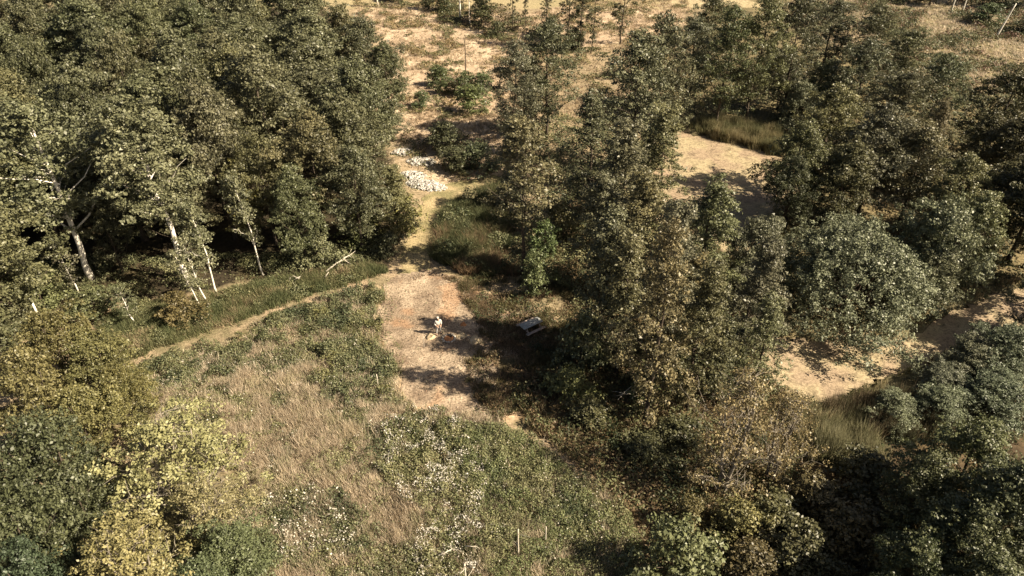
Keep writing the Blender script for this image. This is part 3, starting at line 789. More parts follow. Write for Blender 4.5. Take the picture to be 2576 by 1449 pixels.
TG = 'scrub trees beyond the rough clearing'
for u, vb, h, r, col, lab in ((2340, 12, 6, 3.4, DRK, 'dark bushy tree at the top of the rough clearing'), (2440, 8, 7, 3.6, (.7, .72, .6), 'dark tree behind the thin white trunks'), (2545, 25, 6, 3.8, (.8, .9, .8), 'spreading bush behind the leaning white trunk'),
                              (2480, 60, 3.5, 3.4, (.8, .95, .8), 'low bramble bush left of the leaning white trunk'), (2590, 90, 3.5, 3.6, (.75, .8, .7), 'shaded bush at the right end of the rough clearing'), (2250, -5, 8, 3.5, (.9, .95, .8), 'olive tree at the top edge beyond the rough clearing'),
                              (2150, -15, 9, 3.6, DRK, 'dark tree at the top edge beyond the pond trees'), (2050, -10, 9, 3.6, (.9, 1, .85), 'olive tree at the top edge above the silver willows'), (1975, -20, 9, 3.4, DRK, 'dark tree at the top edge above the reeds'), (2650, 20, 8, 4, DRK, 'dark tree at the top right corner')):
    x, y = at(u, vb)
    plant('oak' if h > 5 else 'shrub', x, y, h, r, lab, group=TG, col=col, cat='tree' if h > 5 else 'bush')
UG = 'dark bushes in the shaded undergrowth'
for u, vb, h, r, lab in ((1930, 1330, 2.6, 2.0, 'dark bush right of the pale yellow-green one'), (2040, 1290, 2.8, 2.2, 'dark bush below the pale reeds'), (2160, 1240, 3.0, 2.4, 'dark bush between the reeds and the bright-topped tree'), (2000, 1420, 3.0, 2.4, 'dark bush at the bottom edge of the shade'),
                         (2130, 1380, 3.2, 2.6, 'reddish dark bush in the middle of the shade'), (2260, 1320, 3.4, 2.4, 'dark bush against the small green tree'), (1880, 1440, 2.4, 2.0, 'low dark bush beside the leafy round bush'), (2230, 1440, 3.0, 2.2, 'dark bush under the nearest leafy tree'),
                         (1700, 1120, 2.2, 2.0, 'dark bush under the withering tree'), (1620, 1150, 1.8, 1.7, 'dark bush at the foot of the brown-leaved alder'), (1480, 1060, 1.8, 1.6, 'dark low bush on the shaded slope')):
    x, y = at(u, vb)
    plant('shrub', x, y, h, r, lab, group=UG, col=(.72, .72, .6) if vb % 3 else (.9, .75, .62))  # leaf tint lowered, so the shade over these bushes sits in their colour

# ------------------------------------------------------------------ near left trees
NG = 'trees in the near left corner'
for kind, u, v, h, r, col, lab in (('russet', 105, 790, 7.5, 3.0, (1.3, 1.16, .85), 'maple with orange-tinged top leaves beneath the big poplar'), ('russet', 215, 850, 6.0, 2.6, (1.25, 1.15, .85), 'olive maple with rusty shoots at the start of the path'),
                                   ('russet', 40, 905, 7.5, 2.8, (1.18, 1.12, .85), 'brown-olive maple on the left edge'), ('russet', 180, 985, 6.5, 2.8, (1.3, 1.22, .9), 'olive maple between the orange-tinged one and the yellowing tree'),
                                   ('russet', 290, 935, 4.5, 1.9, (1.35, 1.25, .85), 'small olive maple beside the path start'),
                                   ('russet', 60, 1080, 9.0, 3.3, BLU, 'dark blue-green tree in the near left corner'), ('russet', 150, 1190, 7.0, 2.6, BLU, 'blue-green tree touching the yellowing tree'), ('russet', -20, 1260, 8.5, 3.0, BLU, 'blue-green tree cut by the left edge'), ('russet', 40, 1390, 7.0, 2.4, (.5, .7, .7), 'dark low tree in the bottom left corner'),
                                   ('yellow', 410, 1070, 7.6, 4.2, (1, 1, 1), 'yellowing tree with bare grey twigs in its middle'), ('yellow', 290, 1350, 7.2, 3.5, (1, .98, .9), 'nearest yellow-green tree at the bottom edge'), ('yellow', 490, 1230, 5.5, 2.6, (1.0, 1, 1), 'low yellow branch tree beside the dry meadow'),
                                   ('willow', 560, 1350, 4.0, 2.4, (.75, .85, .65), 'dark small-leaved bush right of the yellow trees'), ('willow', 480, 1440, 4.2, 2.2, (.7, .8, .65), 'dark bush at the bottom edge below the yellow trees')):
    top_at(kind, u, v, h, r, lab, group=NG, col=col)

# ------------------------------------------------------------------ grasses and herbs (uncountable)
CLEARK = poly([(965, 715), (1090, 690), (1160, 725), (1190, 800), (1240, 860), (1180, 920), (1215, 1000), (1180, 1045), (1120, 1050), (1030, 1020), (1000, 985), (1010, 950), (965, 880), (955, 800)])
KEEP_OFF = [PATH1, PATH2, CLEARK] + POND


def spots(rng, P, dens, mask=None, wobble=.8):
    lo, hi = P.min(0) - 1, P.max(0) + 1
    n = int(dens * np.prod(hi - lo))
    X = rng.random(n) * (hi[0] - lo[0]) + lo[0]
    Y = rng.random(n) * (hi[1] - lo[1]) + lo[1]
    k = inside(P, *wob(X, Y, wobble, 1.6))
    X, Y = X[k], Y[k]
    if mask is not None:
        k = rng.random(len(X)) < mask(X, Y)
        X, Y = X[k], Y[k]
    for Q in KEEP_OFF:
        if P is not Q:
            k = ~inside(Q, *wob(X, Y, 1.1 if Q is CLEARK else .45, 1.2 if Q is CLEARK else .7)) | (rng.random(len(X)) < .05)
            X, Y = X[k], Y[k]
    return X, Y


def pal(rng, cols, X, Y, s=1.6, o=0.0, jit=.25):
    """Colours of plants: neighbours tend to be alike."""
    cols = np.array(cols)
    t = np.clip((fbm(X, Y, s, o) - .25) * 2.0 + rng.normal(size=len(X)) * .13, 0, .999) * len(cols)
    c = cols[t.astype(int)]
    return c * (1 + (rng.random((len(X), 1)) - .5) * 2 * jit)


def blades(name, seed, P, dens, nb, h, cols, lean=.5, width=.035, mask=None, s=1.6, wobble=.8, spread=.16, kind='stuff', hmod=None):
    rng = np.random.default_rng(seed)
    X, Y = spots(rng, P, dens, mask, wobble)
    c = pal(rng, cols, X, Y, s, seed * .37)
    hh = h * (.35 + 1.2 * fbm(X, Y, .9, seed, 2))
    la = fbm(X, Y, .7, seed + 50., 1) * 14
    n = len(X) * nb
    X, Y, hh, la = [np.repeat(a, nb) for a in (X, Y, hh, la)]
    c = np.repeat(c, nb, 0) * (.9 + .2 * rng.random((n, 1)))
    X = X + rng.normal(size=n) * spread; Y = Y + rng.normal(size=n) * spread
    hh = hh * (.5 + .7 * rng.random(n))
    if hmod is not None:
        hh = hh * hmod(X, Y)
    z = zg(X, Y) - .02
    a = la + rng.normal(size=n) * 1.3
    l = lean * hh * (.2 + rng.random(n))
    w = width * (.6 + .8 * rng.random(n))
    ya = rng.random(n) * 3.14
    dx, dy = np.cos(ya) * w, np.sin(ya) * w
    tx, ty = X + np.cos(a) * l, Y + np.sin(a) * l
    V = np.stack([np.stack([X - dx, Y - dy, z], 1), np.stack([X + dx, Y + dy, z], 1), np.stack([tx, ty, z + hh * (1 - .25 * lean)], 1)], 1)
    me = raw_mesh(name, V.reshape(-1, 3), None, np.arange(n * 3).reshape(-1, 3), [M['straw']], {'col': c})
    return tag(link(name, me), kind='stuff')


def herbs(name, seed, P, dens, h, size, cols, mask=None, bump=1.3, wobble=.8, low=.25, upright=.3, mat='plant', aspect=.6, s=1.6, rnd=.6):
    """Leafy ground cover with a bumpy top."""
    rng = np.random.default_rng(seed)
    X, Y = spots(rng, P, dens, mask, wobble)
    n = len(X)
    top = h * np.clip(.30 + 1.5 * (fbm(X, Y, bump, seed + 3.) - .22), .12, 1.6)
    z = zg(X, Y) + top * (low + (1 - low) * rng.random(n) ** .55)
    e = .12
    gx = (fbm(X + e, Y, bump, seed + 3.) - fbm(X - e, Y, bump, seed + 3.)) / (2 * e) * h * 1.5
    gy = (fbm(X, Y + e, bump, seed + 3.) - fbm(X, Y - e, bump, seed + 3.)) / (2 * e) * h * 1.5
    nr = unit(unit(np.stack([-gx, -gy, np.ones(n)], 1)) * .8 + rng.normal(size=(n, 3)) * rnd)
    V, Q = leaf_quads(rng, np.stack([X, Y, z], 1), nr, size * (.6 + .8 * rng.random(n)), aspect)
    c = pal(rng, cols, X, Y, s, seed * .31) if name != 'straw_litter' else np.array(cols)[rng.integers(len(cols), size=n)]
    me = raw_mesh(name, V, Q, None, [M[mat]], {'col': c})
    return tag(link(name, me), kind='stuff')


STRAW = [(.44, .36, .26), (.54, .45, .33), (.62, .53, .40), (.57, .47, .36), (.38, .35, .22), (.60, .51, .37)]
GREENS = [(.07, .085, .042), (.125, .135, .065), (.18, .18, .095), (.105, .115, .055)]
OLIVE = [(.145, .15, .07), (.20, .195, .095), (.245, .23, .12), (.165, .17, .08)]
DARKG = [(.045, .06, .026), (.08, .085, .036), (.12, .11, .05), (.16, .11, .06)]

MEADOW = poly([(560, 890), (640, 870), (760, 870), (960, 850), (1000, 985), (1030, 1020), (1120, 1050), (1240, 1060), (1400, 1150), (1560, 1260), (1640, 1449), (1660, 1560), (560, 1560), (620, 1200), (420, 1130), (300, 1060), (330, 985), (400, 960)])
BELT = poly([(600, 835), (640, 815), (730, 775), (900, 725), (990, 735), (985, 800), (1005, 900), (1035, 962), (1005, 1000), (880, 1010), (800, 975), (810, 890), (720, 860), (640, 870)])
BELT2 = poly([(310, 945), (400, 900), (480, 875), (600, 845), (640, 880), (560, 950), (470, 985), (330, 1000)])
BELT3 = poly([(230, 790), (330, 770), (470, 745), (560, 735), (700, 705), (820, 675), (960, 668), (985, 690), (870, 722), (720, 764), (640, 796), (560, 830), (400, 882), (300, 925), (250, 890)])
HERB1 = poly([(1120, 1085), (1250, 1070), (1390, 1160), (1480, 1240), (1570, 1290), (1620, 1370), (1660, 1460), (1660, 1560), (1260, 1560), (1210, 1330), (1165, 1210)])
FLOW1 = poly([(975, 1055), (1120, 1050), (1180, 1090), (1225, 1170), (1205, 1300), (1225, 1449), (1230, 1560), (1020, 1560), (1060, 1300), (955, 1190)])
FLOW2 = poly([(665, 1270), (850, 1245), (950, 1330), (870, 1420), (700, 1430)])
MOUND = poly([(1100, 565), (1140, 510), (1210, 480), (1265, 470), (1290, 560), (1270, 640), (1300, 690), (1190, 690), (1090, 655)])
TABLE = poly([(1120, 700), (1220, 690), (1420, 720), (1470, 800), (1460, 900), (1330, 1040), (1250, 1060), (1190, 1000), (1170, 920), (1200, 800), (1150, 730)])
UNDER = poly([(1290, 1010), (1350, 940), (1480, 880), (1700, 850), (1980, 980), (2060, 1040), (2000, 1200), (2200, 1250), (2700, 1250), (2700, 1600), (1660, 1600), (1620, 1370), (1570, 1280), (1450, 1170), (1330, 1090)])
REED1 = poly([(1985, 1010), (2060, 1030), (2200, 1110), (2230, 1190), (2120, 1190), (2000, 1150)])
REED2 = poly([(1740, 318), (1800, 300), (1950, 330), (1990, 385), (1935, 385), (1860, 365), (1800, 345)])
REED3 = poly([(2050, 1030), (2200, 1000), (2500, 1010), (2560, 1080), (2300, 1120), (2150, 1090)])
ROUGH = poly([(1980, 60), (2000, -40), (2350, -60), (2650, -60), (2750, 250), (2450, 230), (2250, 200)])

GREENZ = [BELT, BELT2, HERB1, FLOW1]


def in_green(X, Y):
    wx, wy = wob(X, Y, .9, 1.5)
    r = np.zeros(X.shape, bool)
    for P in GREENZ:
        r |= inside(P, wx, wy)
    return r


mix_ = lambda X, Y: .5 * fbm(X, Y, 1.4, 31.0) + .5 * fbm(X, Y, 4.5, 35.0, 2)
g_straw = lambda X, Y: np.clip((mix_(X, Y) - .45) * 8, .14, 1) * np.where(in_green(X, Y), .3, 1)
g_green = lambda X, Y: np.clip((.63 - mix_(X, Y)) * 8, .08, 1)
blades('dry_meadow_grass', 1, MEADOW, 36, 16, .8, STRAW, .42, .024, g_straw, 1.3)
herbs('meadow_herbs', 2, MEADOW, 330, .65, .06, GREENS + OLIVE, g_green, .8)
herbs('nettle_belt', 3, BELT, 420, 1.0, .07, GREENS + [(.17, .165, .07)], lambda X, Y: np.clip((fbm(X, Y, 1.9, 41.) - .33) * 5, .10, 1), wobble=2.2)
blades('belt_grass', 4, BELT, 12, 12, .7, STRAW[:3] + OLIVE[:2], .6, .03)
herbs('nettle_strip', 5, BELT2, 400, .85, .07, GREENS + OLIVE[:2], lambda X, Y: np.clip((fbm(X, Y, 1.9, 45.) - .36) * 6, .08, 1), wobble=2.0)
blades('strip_grass', 6, BELT2, 14, 7, .6, STRAW, .6, .03)
blades('green_bank_grass', 7, BELT3, 34, 12, .75, [(.12, .14, .065), (.17, .18, .085), (.22, .21, .11), (.14, .155, .07), (.38, .30, .19)], .5, .028)
herbs('bank_brambles', 8, BELT3, 200, .75, .07, GREENS[1:] + OLIVE, lambda X, Y: np.clip((fbm(X, Y, 2.0, 48.) - .42) * 8, 0, 1))
herbs('willowherb_stand', 9, HERB1, 520, .85, .06, [(.125, .148, .062), (.18, .20, .09), (.23, .24, .115), (.19, .185, .095)], None, .7, upright=1, aspect=.4, rnd=.8)
herbs('flowering_thistles', 10, FLOW1, 330, .85, .065, OLIVE + [(.07, .08, .03)], lambda X, Y: np.clip((fbm(X, Y, 1.2, 51.) - .3) * 6, .1, 1), .8)
herbs('low_flowering_thistles', 11, FLOW2, 300, .8, .065, GREENS + OLIVE[:1], None, .9)
herbs('white_seed_heads', 12, FLOW1, 150, 1.15, .037, [(.62, .58, .51), (.72, .68, .61), (.50, .46, .39)], lambda X, Y: np.clip((fbm(X, Y, .8, 53.) - .45) * 6, 0.0, 1), .8, low=.75, mat='flower', aspect=.9)
herbs('scattered_seed_heads', 13, FLOW2, 36, 1.0, .05, [(.62, .58, .49), (.70, .66, .58)], lambda X, Y: np.clip((fbm(X, Y, .8, 54.) - .42) * 8, 0.0, 1), .9, low=.75, mat='flower', aspect=.9)
herbs('sparse_seed_heads', 14, MEADOW, 9, .9, .038, [(.60, .56, .48), (.52, .48, .4)], g_green, 1.0, low=.9, mat='flower', aspect=.9)
blades('tall_mound_grass', 15, MOUND, 50, 12, 1.5, [(.075, .09, .04), (.11, .12, .055), (.15, .145, .07), (.26, .18, .11)], .7, .035)
herbs('mound_nettles', 16, MOUND, 150, 1.4, .09, GREENS, None, 1.6)
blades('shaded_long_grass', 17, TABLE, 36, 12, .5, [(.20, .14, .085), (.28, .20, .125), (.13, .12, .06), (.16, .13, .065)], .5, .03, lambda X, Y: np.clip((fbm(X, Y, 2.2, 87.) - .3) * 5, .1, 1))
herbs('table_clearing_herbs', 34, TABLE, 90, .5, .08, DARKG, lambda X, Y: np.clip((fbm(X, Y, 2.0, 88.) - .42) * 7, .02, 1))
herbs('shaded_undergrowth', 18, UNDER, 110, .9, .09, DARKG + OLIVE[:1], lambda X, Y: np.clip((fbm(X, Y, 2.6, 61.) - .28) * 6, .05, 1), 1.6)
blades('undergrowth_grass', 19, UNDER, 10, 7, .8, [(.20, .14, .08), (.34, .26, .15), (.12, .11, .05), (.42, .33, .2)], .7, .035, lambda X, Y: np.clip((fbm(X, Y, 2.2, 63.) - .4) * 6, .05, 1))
blades('reeds', 20, REED1, 34, 14, 1.6, [(.20, .19, .11), (.28, .26, .16), (.16, .16, .08), (.34, .29, .18)], .35, .028, s=1.0)
blades('far_reeds', 21, REED2, 34, 12, 1.5, [(.12, .12, .06), (.18, .165, .085), (.26, .22, .125)], .3, .035)
blades('shaded_reeds', 22, REED3, 28, 12, 1.5, [(.06, .06, .035), (.10, .09, .05), (.14, .11, .07)], .3, .028)  # reed colours darkened to carry the shade of the trees on the right
DRYX = poly([(880, -40), (1300, 40), (1700, -40), (1760, 60), (1730, 180), (1690, 330), (1560, 330), (1420, 300), (1290, 330), (1260, 440), (1110, 480), (1050, 440), (990, 340), (930, 240), (990, 150), (900, 40)])
blades('dry_field_grass', 23, DRYX, 5, 8, .42, [(.36, .28, .19), (.46, .365, .26), (.55, .45, .33), (.42, .33, .22)], .5, .045, lambda X, Y: np.clip((fbm(X, Y, 3.0, 71.) - .3) * 4, .05, 1))
herbs('dry_field_weeds', 24, DRYX, 50, .7, .12, [(.11, .115, .05), (.17, .15, .07), (.24, .18, .09)], lambda X, Y: np.clip((fbm(X, Y, 2.2, 73.) - .55) * 12, 0, 1), 1.4)
herbs('rough_brambles', 25, ROUGH, 32, 1.3, .15, [(.07, .08, .04), (.11, .115, .055), (.15, .14, .07), (.15, .09, .06)], lambda X, Y: np.clip((fbm(X, Y, 5.0, 75.) - .42) * 8, 0, 1), 2.2)
blades('rough_clearing_grass', 26, ROUGH, 4, 8, .5, STRAW, .8, .06)
herbs('wood_floor_plants', 27, poly([(-40, 660), (430, 650), (700, 640), (985, 600), (985, 660), (900, 668), (680, 705), (430, 740), (200, 770), (-40, 790)]), 170, .9, .075, GREENS[1:] + OLIVE[:2], lambda X, Y: np.clip((fbm(X, Y, 2.0, 81.) - .30) * 6, 0.05, 1))
herbs('straw_litter', 28, CLEAR, 210, .15, .10, [(.50, .40, .30), (.20, .15, .105), (.58, .48, .37), (.15, .125, .07), (.36, .23, .16), (.60, .50, .40)], None, 1.0, low=.3, mat='straw', aspect=.22, rnd=.7)
herbs('clearing_weeds', 38, CLEAR, 90, .16, .07, [(.19, .18, .105), (.26, .24, .15), (.32, .27, .18), (.12, .12, .06)], lambda X, Y: np.clip((fbm(X, Y, 1.3, 89.) - .43) * 6 + np.clip((43 - Y) * .12, 0, .5), 0, 1), 1.0)
blades('clearing_tufts', 29, CLEAR, 5, 6, .25, [(.40, .30, .19), (.50, .38, .24), (.2, .18, .09)], .9, .03, lambda X, Y: np.clip((fbm(X, Y, 1.5, 83.) - .45) * 6, 0, 1))
herbs('far_verge_brambles', 30, poly([(960, -30), (1270, 20), (1440, 110), (1430, 140), (1290, 110), (1180, 70), (1060, 55), (960, 20)]), 45, .9, .15, [(.09, .095, .045), (.13, .125, .055), (.17, .13, .08)], lambda X, Y: np.clip((fbm(X, Y, 4.0, 85.) - .4) * 7, 0, 1), 2.0)
blades('path_tufts', 35, path_poly([(230, 990), (300, 935), (390, 893), (470, 862), (560, 838), (640, 803), (720, 770), (800, 748), (870, 727), (950, 706)], [2.4] * 10), 9, 6, .3, [(.17, .17, .075), (.26, .22, .12), (.36, .28, .17)], .5, .03, lambda X, Y: np.clip((fbm(X, Y, .9, 97.) - .4) * 6, .02, 1))
for P_, k_ in ((POND[0], 36), (POND[1], 37)):
    c_ = P_.mean(0)
    blades('pond_bank_grass', k_, c_ + (P_ - c_) * 1.22, 12, 7, .8, [(.12, .12, .055), (.19, .175, .09), (.27, .23, .13), (.32, .26, .16)], .35, .035)
blades('path_side_grass', 31, poly([(1040, 690), (1045, 600), (1065, 545), (1100, 490), (1180, 455), (1260, 440), (1270, 480), (1180, 500), (1120, 540), (1095, 600), (1090, 680)]), 10, 6, .22, [(.17, .17, .07), (.22, .20, .085), (.30, .25, .12)], .8, .03)

MID = poly([(1260, 440), (1290, 330), (1420, 300), (1560, 330), (1690, 400), (1650, 470), (1660, 560), (1760, 620), (1850, 700), (1960, 860), (1990, 1000), (1700, 980), (1480, 900), (1440, 740), (1300, 690), (1270, 560)])
herbs('middle_undergrowth', 32, MID, 80, 1.1, .1, GREENS + OLIVE, lambda X, Y: np.clip((fbm(X, Y, 2.6, 91.) - .25) * 5, .1, 1), 1.8)
RSIDE = poly([(1690, 330), (1720, 180), (1900, 150), (2080, 120), (2250, 200), (2450, 230), (2700, 260), (2700, 700), (2440, 770), (2330, 850), (2150, 880), (1950, 840), (1840, 650), (1940, 640), (2000, 520), (2050, 430), (1990, 385), (1950, 330), (1800, 300)])
herbs('pond_side_undergrowth', 33, RSIDE, 22, 1.0, .13, GREENS + DARKG, lambda X, Y: np.clip((fbm(X, Y, 3.0, 93.) - .3) * 5, .05, 1), 2.2)

# ------------------------------------------------------------------ person
def plain(name, col, rough=.8):
    return noise_mat(name, tuple(c * .85 for c in col), col, 14, rough, .15)


M['skin'] = plain('skin', (.50, .33, .24), .6)
M['shirt'] = plain('white_shirt', (.62, .59, .54))
M['trousers'] = plain('light_grey_trousers', (.42, .40, .37))
M['shoes'] = plain('dark_shoes', (.06, .05, .045))
M['hair'] = plain('grey_hair', (.55, .52, .47))


def skin_mesh(name, verts, edges, radii, mat, levels=2):
    me = bpy.data.meshes.new(name)
    me.from_pydata(verts, edges, [])
    o = bpy.data.objects.new(name, me)
    COL.objects.link(o)
    o.modifiers.new('skin', 'SKIN')
    o.modifiers.new('smooth', 'SUBSURF').levels = levels
    o.modifiers['smooth'].render_levels = levels
    if not me.skin_vertices:
        me.skin_vertices.new()
    for k, r in enumerate(radii):
        d = me.skin_vertices[0].data[k]
        d.radius = (r, r) if np.isscalar(r) else r
        d.use_root = k == 0
    dg = bpy.context.evaluated_depsgraph_get()
    new = bpy.data.meshes.new_from_object(o.evaluated_get(dg))
    bpy.data.objects.remove(o)
    new.name = name
    new.materials.clear()
    new.materials.append(mat)
    for p in new.polygons:
        p.use_smooth = True
    return new


def build_person(u, v, yaw):
    x, y = at(u, v)
    root = empty('person', (x, y, zg(x, y) + .05), 'person in a white shirt and pale trousers standing over the fire pit', 'person')
    root.rotation_euler = (0, 0, yaw)
    # facing -Y, weight on both legs, feet apart, hands held in front of the belt
    j = {'pelvis': (0, .03, .92), 'belly': (0, .0, 1.08), 'chest': (0, -.03, 1.28), 'neck': (0, -.06, 1.47), 'head': (0, -.10, 1.60), 'crown': (0, -.10, 1.70)}
    vs_ = [j['pelvis'], j['belly'], j['chest'], j['neck'], j['head'], j['crown']]
    ed = [(0, 1), (1, 2), (2, 3), (3, 4), (4, 5)]
    ra = [(.135, .11), (.13, .105), (.16, .115), (.055, .055), (.078, .095), (.062, .075)]
    for sx in (-1, 1):
        b = len(vs_)
        vs_ += [(sx * .10, .03, .86), (sx * .15, -.02, .50), (sx * .19, .03 + .05 * sx, .09), (sx * .20, -.12 + .05 * sx, .045)]
        ed += [(0, b), (b, b + 1), (b + 1, b + 2), (b + 2, b + 3)]
        ra += [.09, .06, .045, .042]
        b = len(vs_)
        vs_ += [(sx * .19, -.03, 1.40), (sx * .28, .03, 1.14), (sx * .20, -.16, .98), (sx * .12, -.25, .96)]
        ed += [(2, b), (b, b + 1), (b + 1, b + 2), (b + 2, b + 3)]
        ra += [.065, .048, .036, .032]
        for f in range(5):
            q = len(vs_)
            if f < 4:
                ox = (f - 1.5) * .02
                vs_ += [(sx * (.12 + ox), -.29, .955), (sx * (.11 + ox), -.335 + abs(f - 1.4) * .006, .93), (sx * (.105 + ox), -.345, .895)]
            else:
                vs_ += [(sx * .085, -.265, .975), (sx * .065, -.29, .965), (sx * .055, -.315, .95)]
            ed += [(b + 3, q), (q, q + 1), (q + 1, q + 2)]
            ra += [.010, .009, .008]
    body = link('body', skin_mesh('body', vs_, ed, ra, M['skin']), root)
    # face
    mb = MB()
    for sx in (-1, 1):
        mb.box((sx * .032, -.187, 1.615), (.022, .012, .010))
        mb.box((sx * .080, -.09, 1.60), (.016, .035, .055))
    mb.box((0, -.205, 1.585), (.022, .03, .04))
    mb.box((0, -.188, 1.548), (.045, .012, .010))
    link('face', mb.mesh('face', [M['skin']]), root)
    hv = [(0, -.075, 1.66), (0, -.09, 1.715), (0, -.02, 1.61)]
    link('hair', skin_mesh('hair', hv, [(0, 1), (0, 2)], [(.084, .096), (.06, .07), (.06, .05)], M['hair']), root)
    sv = [(0, .03, .93), (0, .0, 1.08), (0, -.03, 1.28), (0, -.05, 1.42)]
    se, sr = [(0, 1), (1, 2), (2, 3)], [(.17, .135), (.165, .13), (.185, .14), (.10, .085)]
    for sx in (-1, 1):
        b = len(sv)
        sv += [(sx * .20, -.03, 1.39), (sx * .285, .03, 1.14), (sx * .22, -.12, 1.0)]
        se += [(2, b), (b, b + 1), (b + 1, b + 2)]
        sr += [.085, .068, .055]
    link('shirt', skin_mesh('shirt', sv, se, sr, M['shirt']), root)
    tv, te, tr_ = [(0, .03, .94)], [], [(.155, .13)]
    for sx in (-1, 1):
        b = len(tv)
        tv += [(sx * .105, .03, .82), (sx * .15, -.02, .50), (sx * .19, .03 + .05 * sx, .12)]
        te += [(0, b), (b, b + 1), (b + 1, b + 2)]
        tr_ += [.11, .082, .066]
    link('trousers', skin_mesh('trousers', tv, te, tr_, M['trousers']), root)
    for sx in (-1, 1):
        link('shoe', skin_mesh('shoe', [(sx * .19, .05 + .05 * sx, .05), (sx * .20, -.06 + .05 * sx, .045), (sx * .205, -.15 + .05 * sx, .035)], [(0, 1), (1, 2)], [.05, .052, .042], M['shoes'], 1), root)
    return root


build_person(1104, 841, math.radians(25))

# ------------------------------------------------------------------ picnic table
def table_paint():
    m = noise_mat('weathered_blue_grey_wood', (.22, .23, .225), (.46, .475, .46), 3.0, .7, .3, (1.2, 9, 9))
    return m


M['table'] = table_paint()
M['bench'] = noise_mat('weathered_pinkish_wood', (.22, .17, .14), (.45, .37, .32), 3.0, .8, .3, (1.2, 9, 9))
ax, ay = at(1323, 823, .75)
bx, by = at(1358, 807, .75)
TYAW = math.atan2(by - ay, bx - ax)
tx0, ty0 = at(1336, 811, .75)
tz = zg(tx0, ty0) + .02
tbl = empty('picnic_table', (tx0, ty0, tz), 'weathered blue-grey picnic table with fixed benches in the shade of the alders', 'picnic table')
tbl.rotation_euler = (0, 0, TYAW)
for k in range(5):
    mb = MB(); mb.box((0, (k - 2) * .15, .745), (1.9, .142, .045))
    link('tabletop_plank', mb.mesh('tabletop_plank', [M['table']]), tbl)
for sy in (-1, 1):
    for k in (0, 1):
        mb = MB(); mb.box((.04 * sy, sy * (.66 + k * .135), .445), (1.9, .125, .042))
        link('bench_plank', mb.mesh('bench_plank', [M['bench']]), tbl)
for sx in (-1, 1):
    for sy in (-1, 1):
        mb = MB(); mb.tube([(sx * .62, sy * .22, .72), (sx * .62, sy * .62, .0)], [.05, .05], 4)
        link('leg', mb.mesh('leg', [M['bench']]), tbl)
    mb = MB(); mb.box((sx * .67, 0, .40), (.045, 1.62, .09))
    link('bench_bearer', mb.mesh('bench_bearer', [M['bench']]), tbl)
    mb = MB(); mb.box((sx * .67, 0, .69), (.045, .72, .07))
    link('top_bearer', mb.mesh('top_bearer', [M['bench']]), tbl)

# ------------------------------------------------------------------ fire pit
def rock_arrays(rng, r, flat=.7):
    ph = (1 + 5 ** .5) / 2
    V = np.array([(-1, ph, 0), (1, ph, 0), (-1, -ph, 0), (1, -ph, 0), (0, -1, ph), (0, 1, ph), (0, -1, -ph), (0, 1, -ph), (ph, 0, -1), (ph, 0, 1), (-ph, 0, -1), (-ph, 0, 1)]) / 1.9
    T = [(0, 11, 5), (0, 5, 1), (0, 1, 7), (0, 7, 10), (0, 10, 11), (1, 5, 9), (5, 11, 4), (11, 10, 2), (10, 7, 6), (7, 1, 8), (3, 9, 4), (3, 4, 2), (3, 2, 6), (3, 6, 8), (3, 8, 9), (4, 9, 5), (2, 4, 11), (6, 2, 10), (8, 6, 7), (9, 8, 1)]
    V = V * (r * (.75 + .5 * rng.random((12, 1)))) * np.array([1 + .4 * rng.random(), 1, flat])
    a = rng.random() * 6.28
    return V @ np.array([[math.cos(a), math.sin(a), 0], [-math.sin(a), math.cos(a), 0], [0, 0, 1]]), T


M['ash'] = noise_mat('burnt_orange_ash', (.34, .14, .06), (.56, .26, .12), 9, .95, .5)
M['char'] = plain('charred_wood', (.035, .03, .028), .9)
fx0, fy0 = at(1129, 852)
pit = empty('fire_pit', (fx0, fy0, zg(fx0, fy0) + .05), 'round fire pit of pale stones with orange ash beside the person', 'fire pit')
rr_ = np.random.default_rng(5)
mb = MB()
th = np.arange(18) * 2 * math.pi / 18
ring = np.stack([np.cos(th) * .36, np.sin(th) * .36, np.full(18, .03)], 1) * (1 + .06 * rr_.random((18, 1)))
mb.add(np.vstack([ring, [[0, 0, .10]]]), None, [(k, (k + 1) % 18, 18) for k in range(18)])
link('ash_bed', mb.mesh('ash_bed', [M['ash']]), pit)
stone_me = []
for s in range(4):
    mb = MB(); mb.add(*[(lambda a: (a[0], None, a[1]))(rock_arrays(rr_, .11))][0]); stone_me.append(mb.mesh('stone', [M['rubble'] if s % 2 else M['stone']]))
for k in range(13):
    a = k * 2 * math.pi / 13
    o = link('stone', stone_me[k % 4], pit, (math.cos(a) * .50, math.sin(a) * .50, .06))
    o.rotation_euler = (0, 0, k * 1.7)
for k in range(3):
    mb = MB(); a = .3 + k * .5
    mb.tube([(.20 * math.cos(a) - .02, .20 * math.sin(a), .12), (.52 * math.cos(a + .5), .52 * math.sin(a + .5), .18)], [.05, .04], 6)
    link('charred_log', mb.mesh('charred_log', [M['char']]), pit)

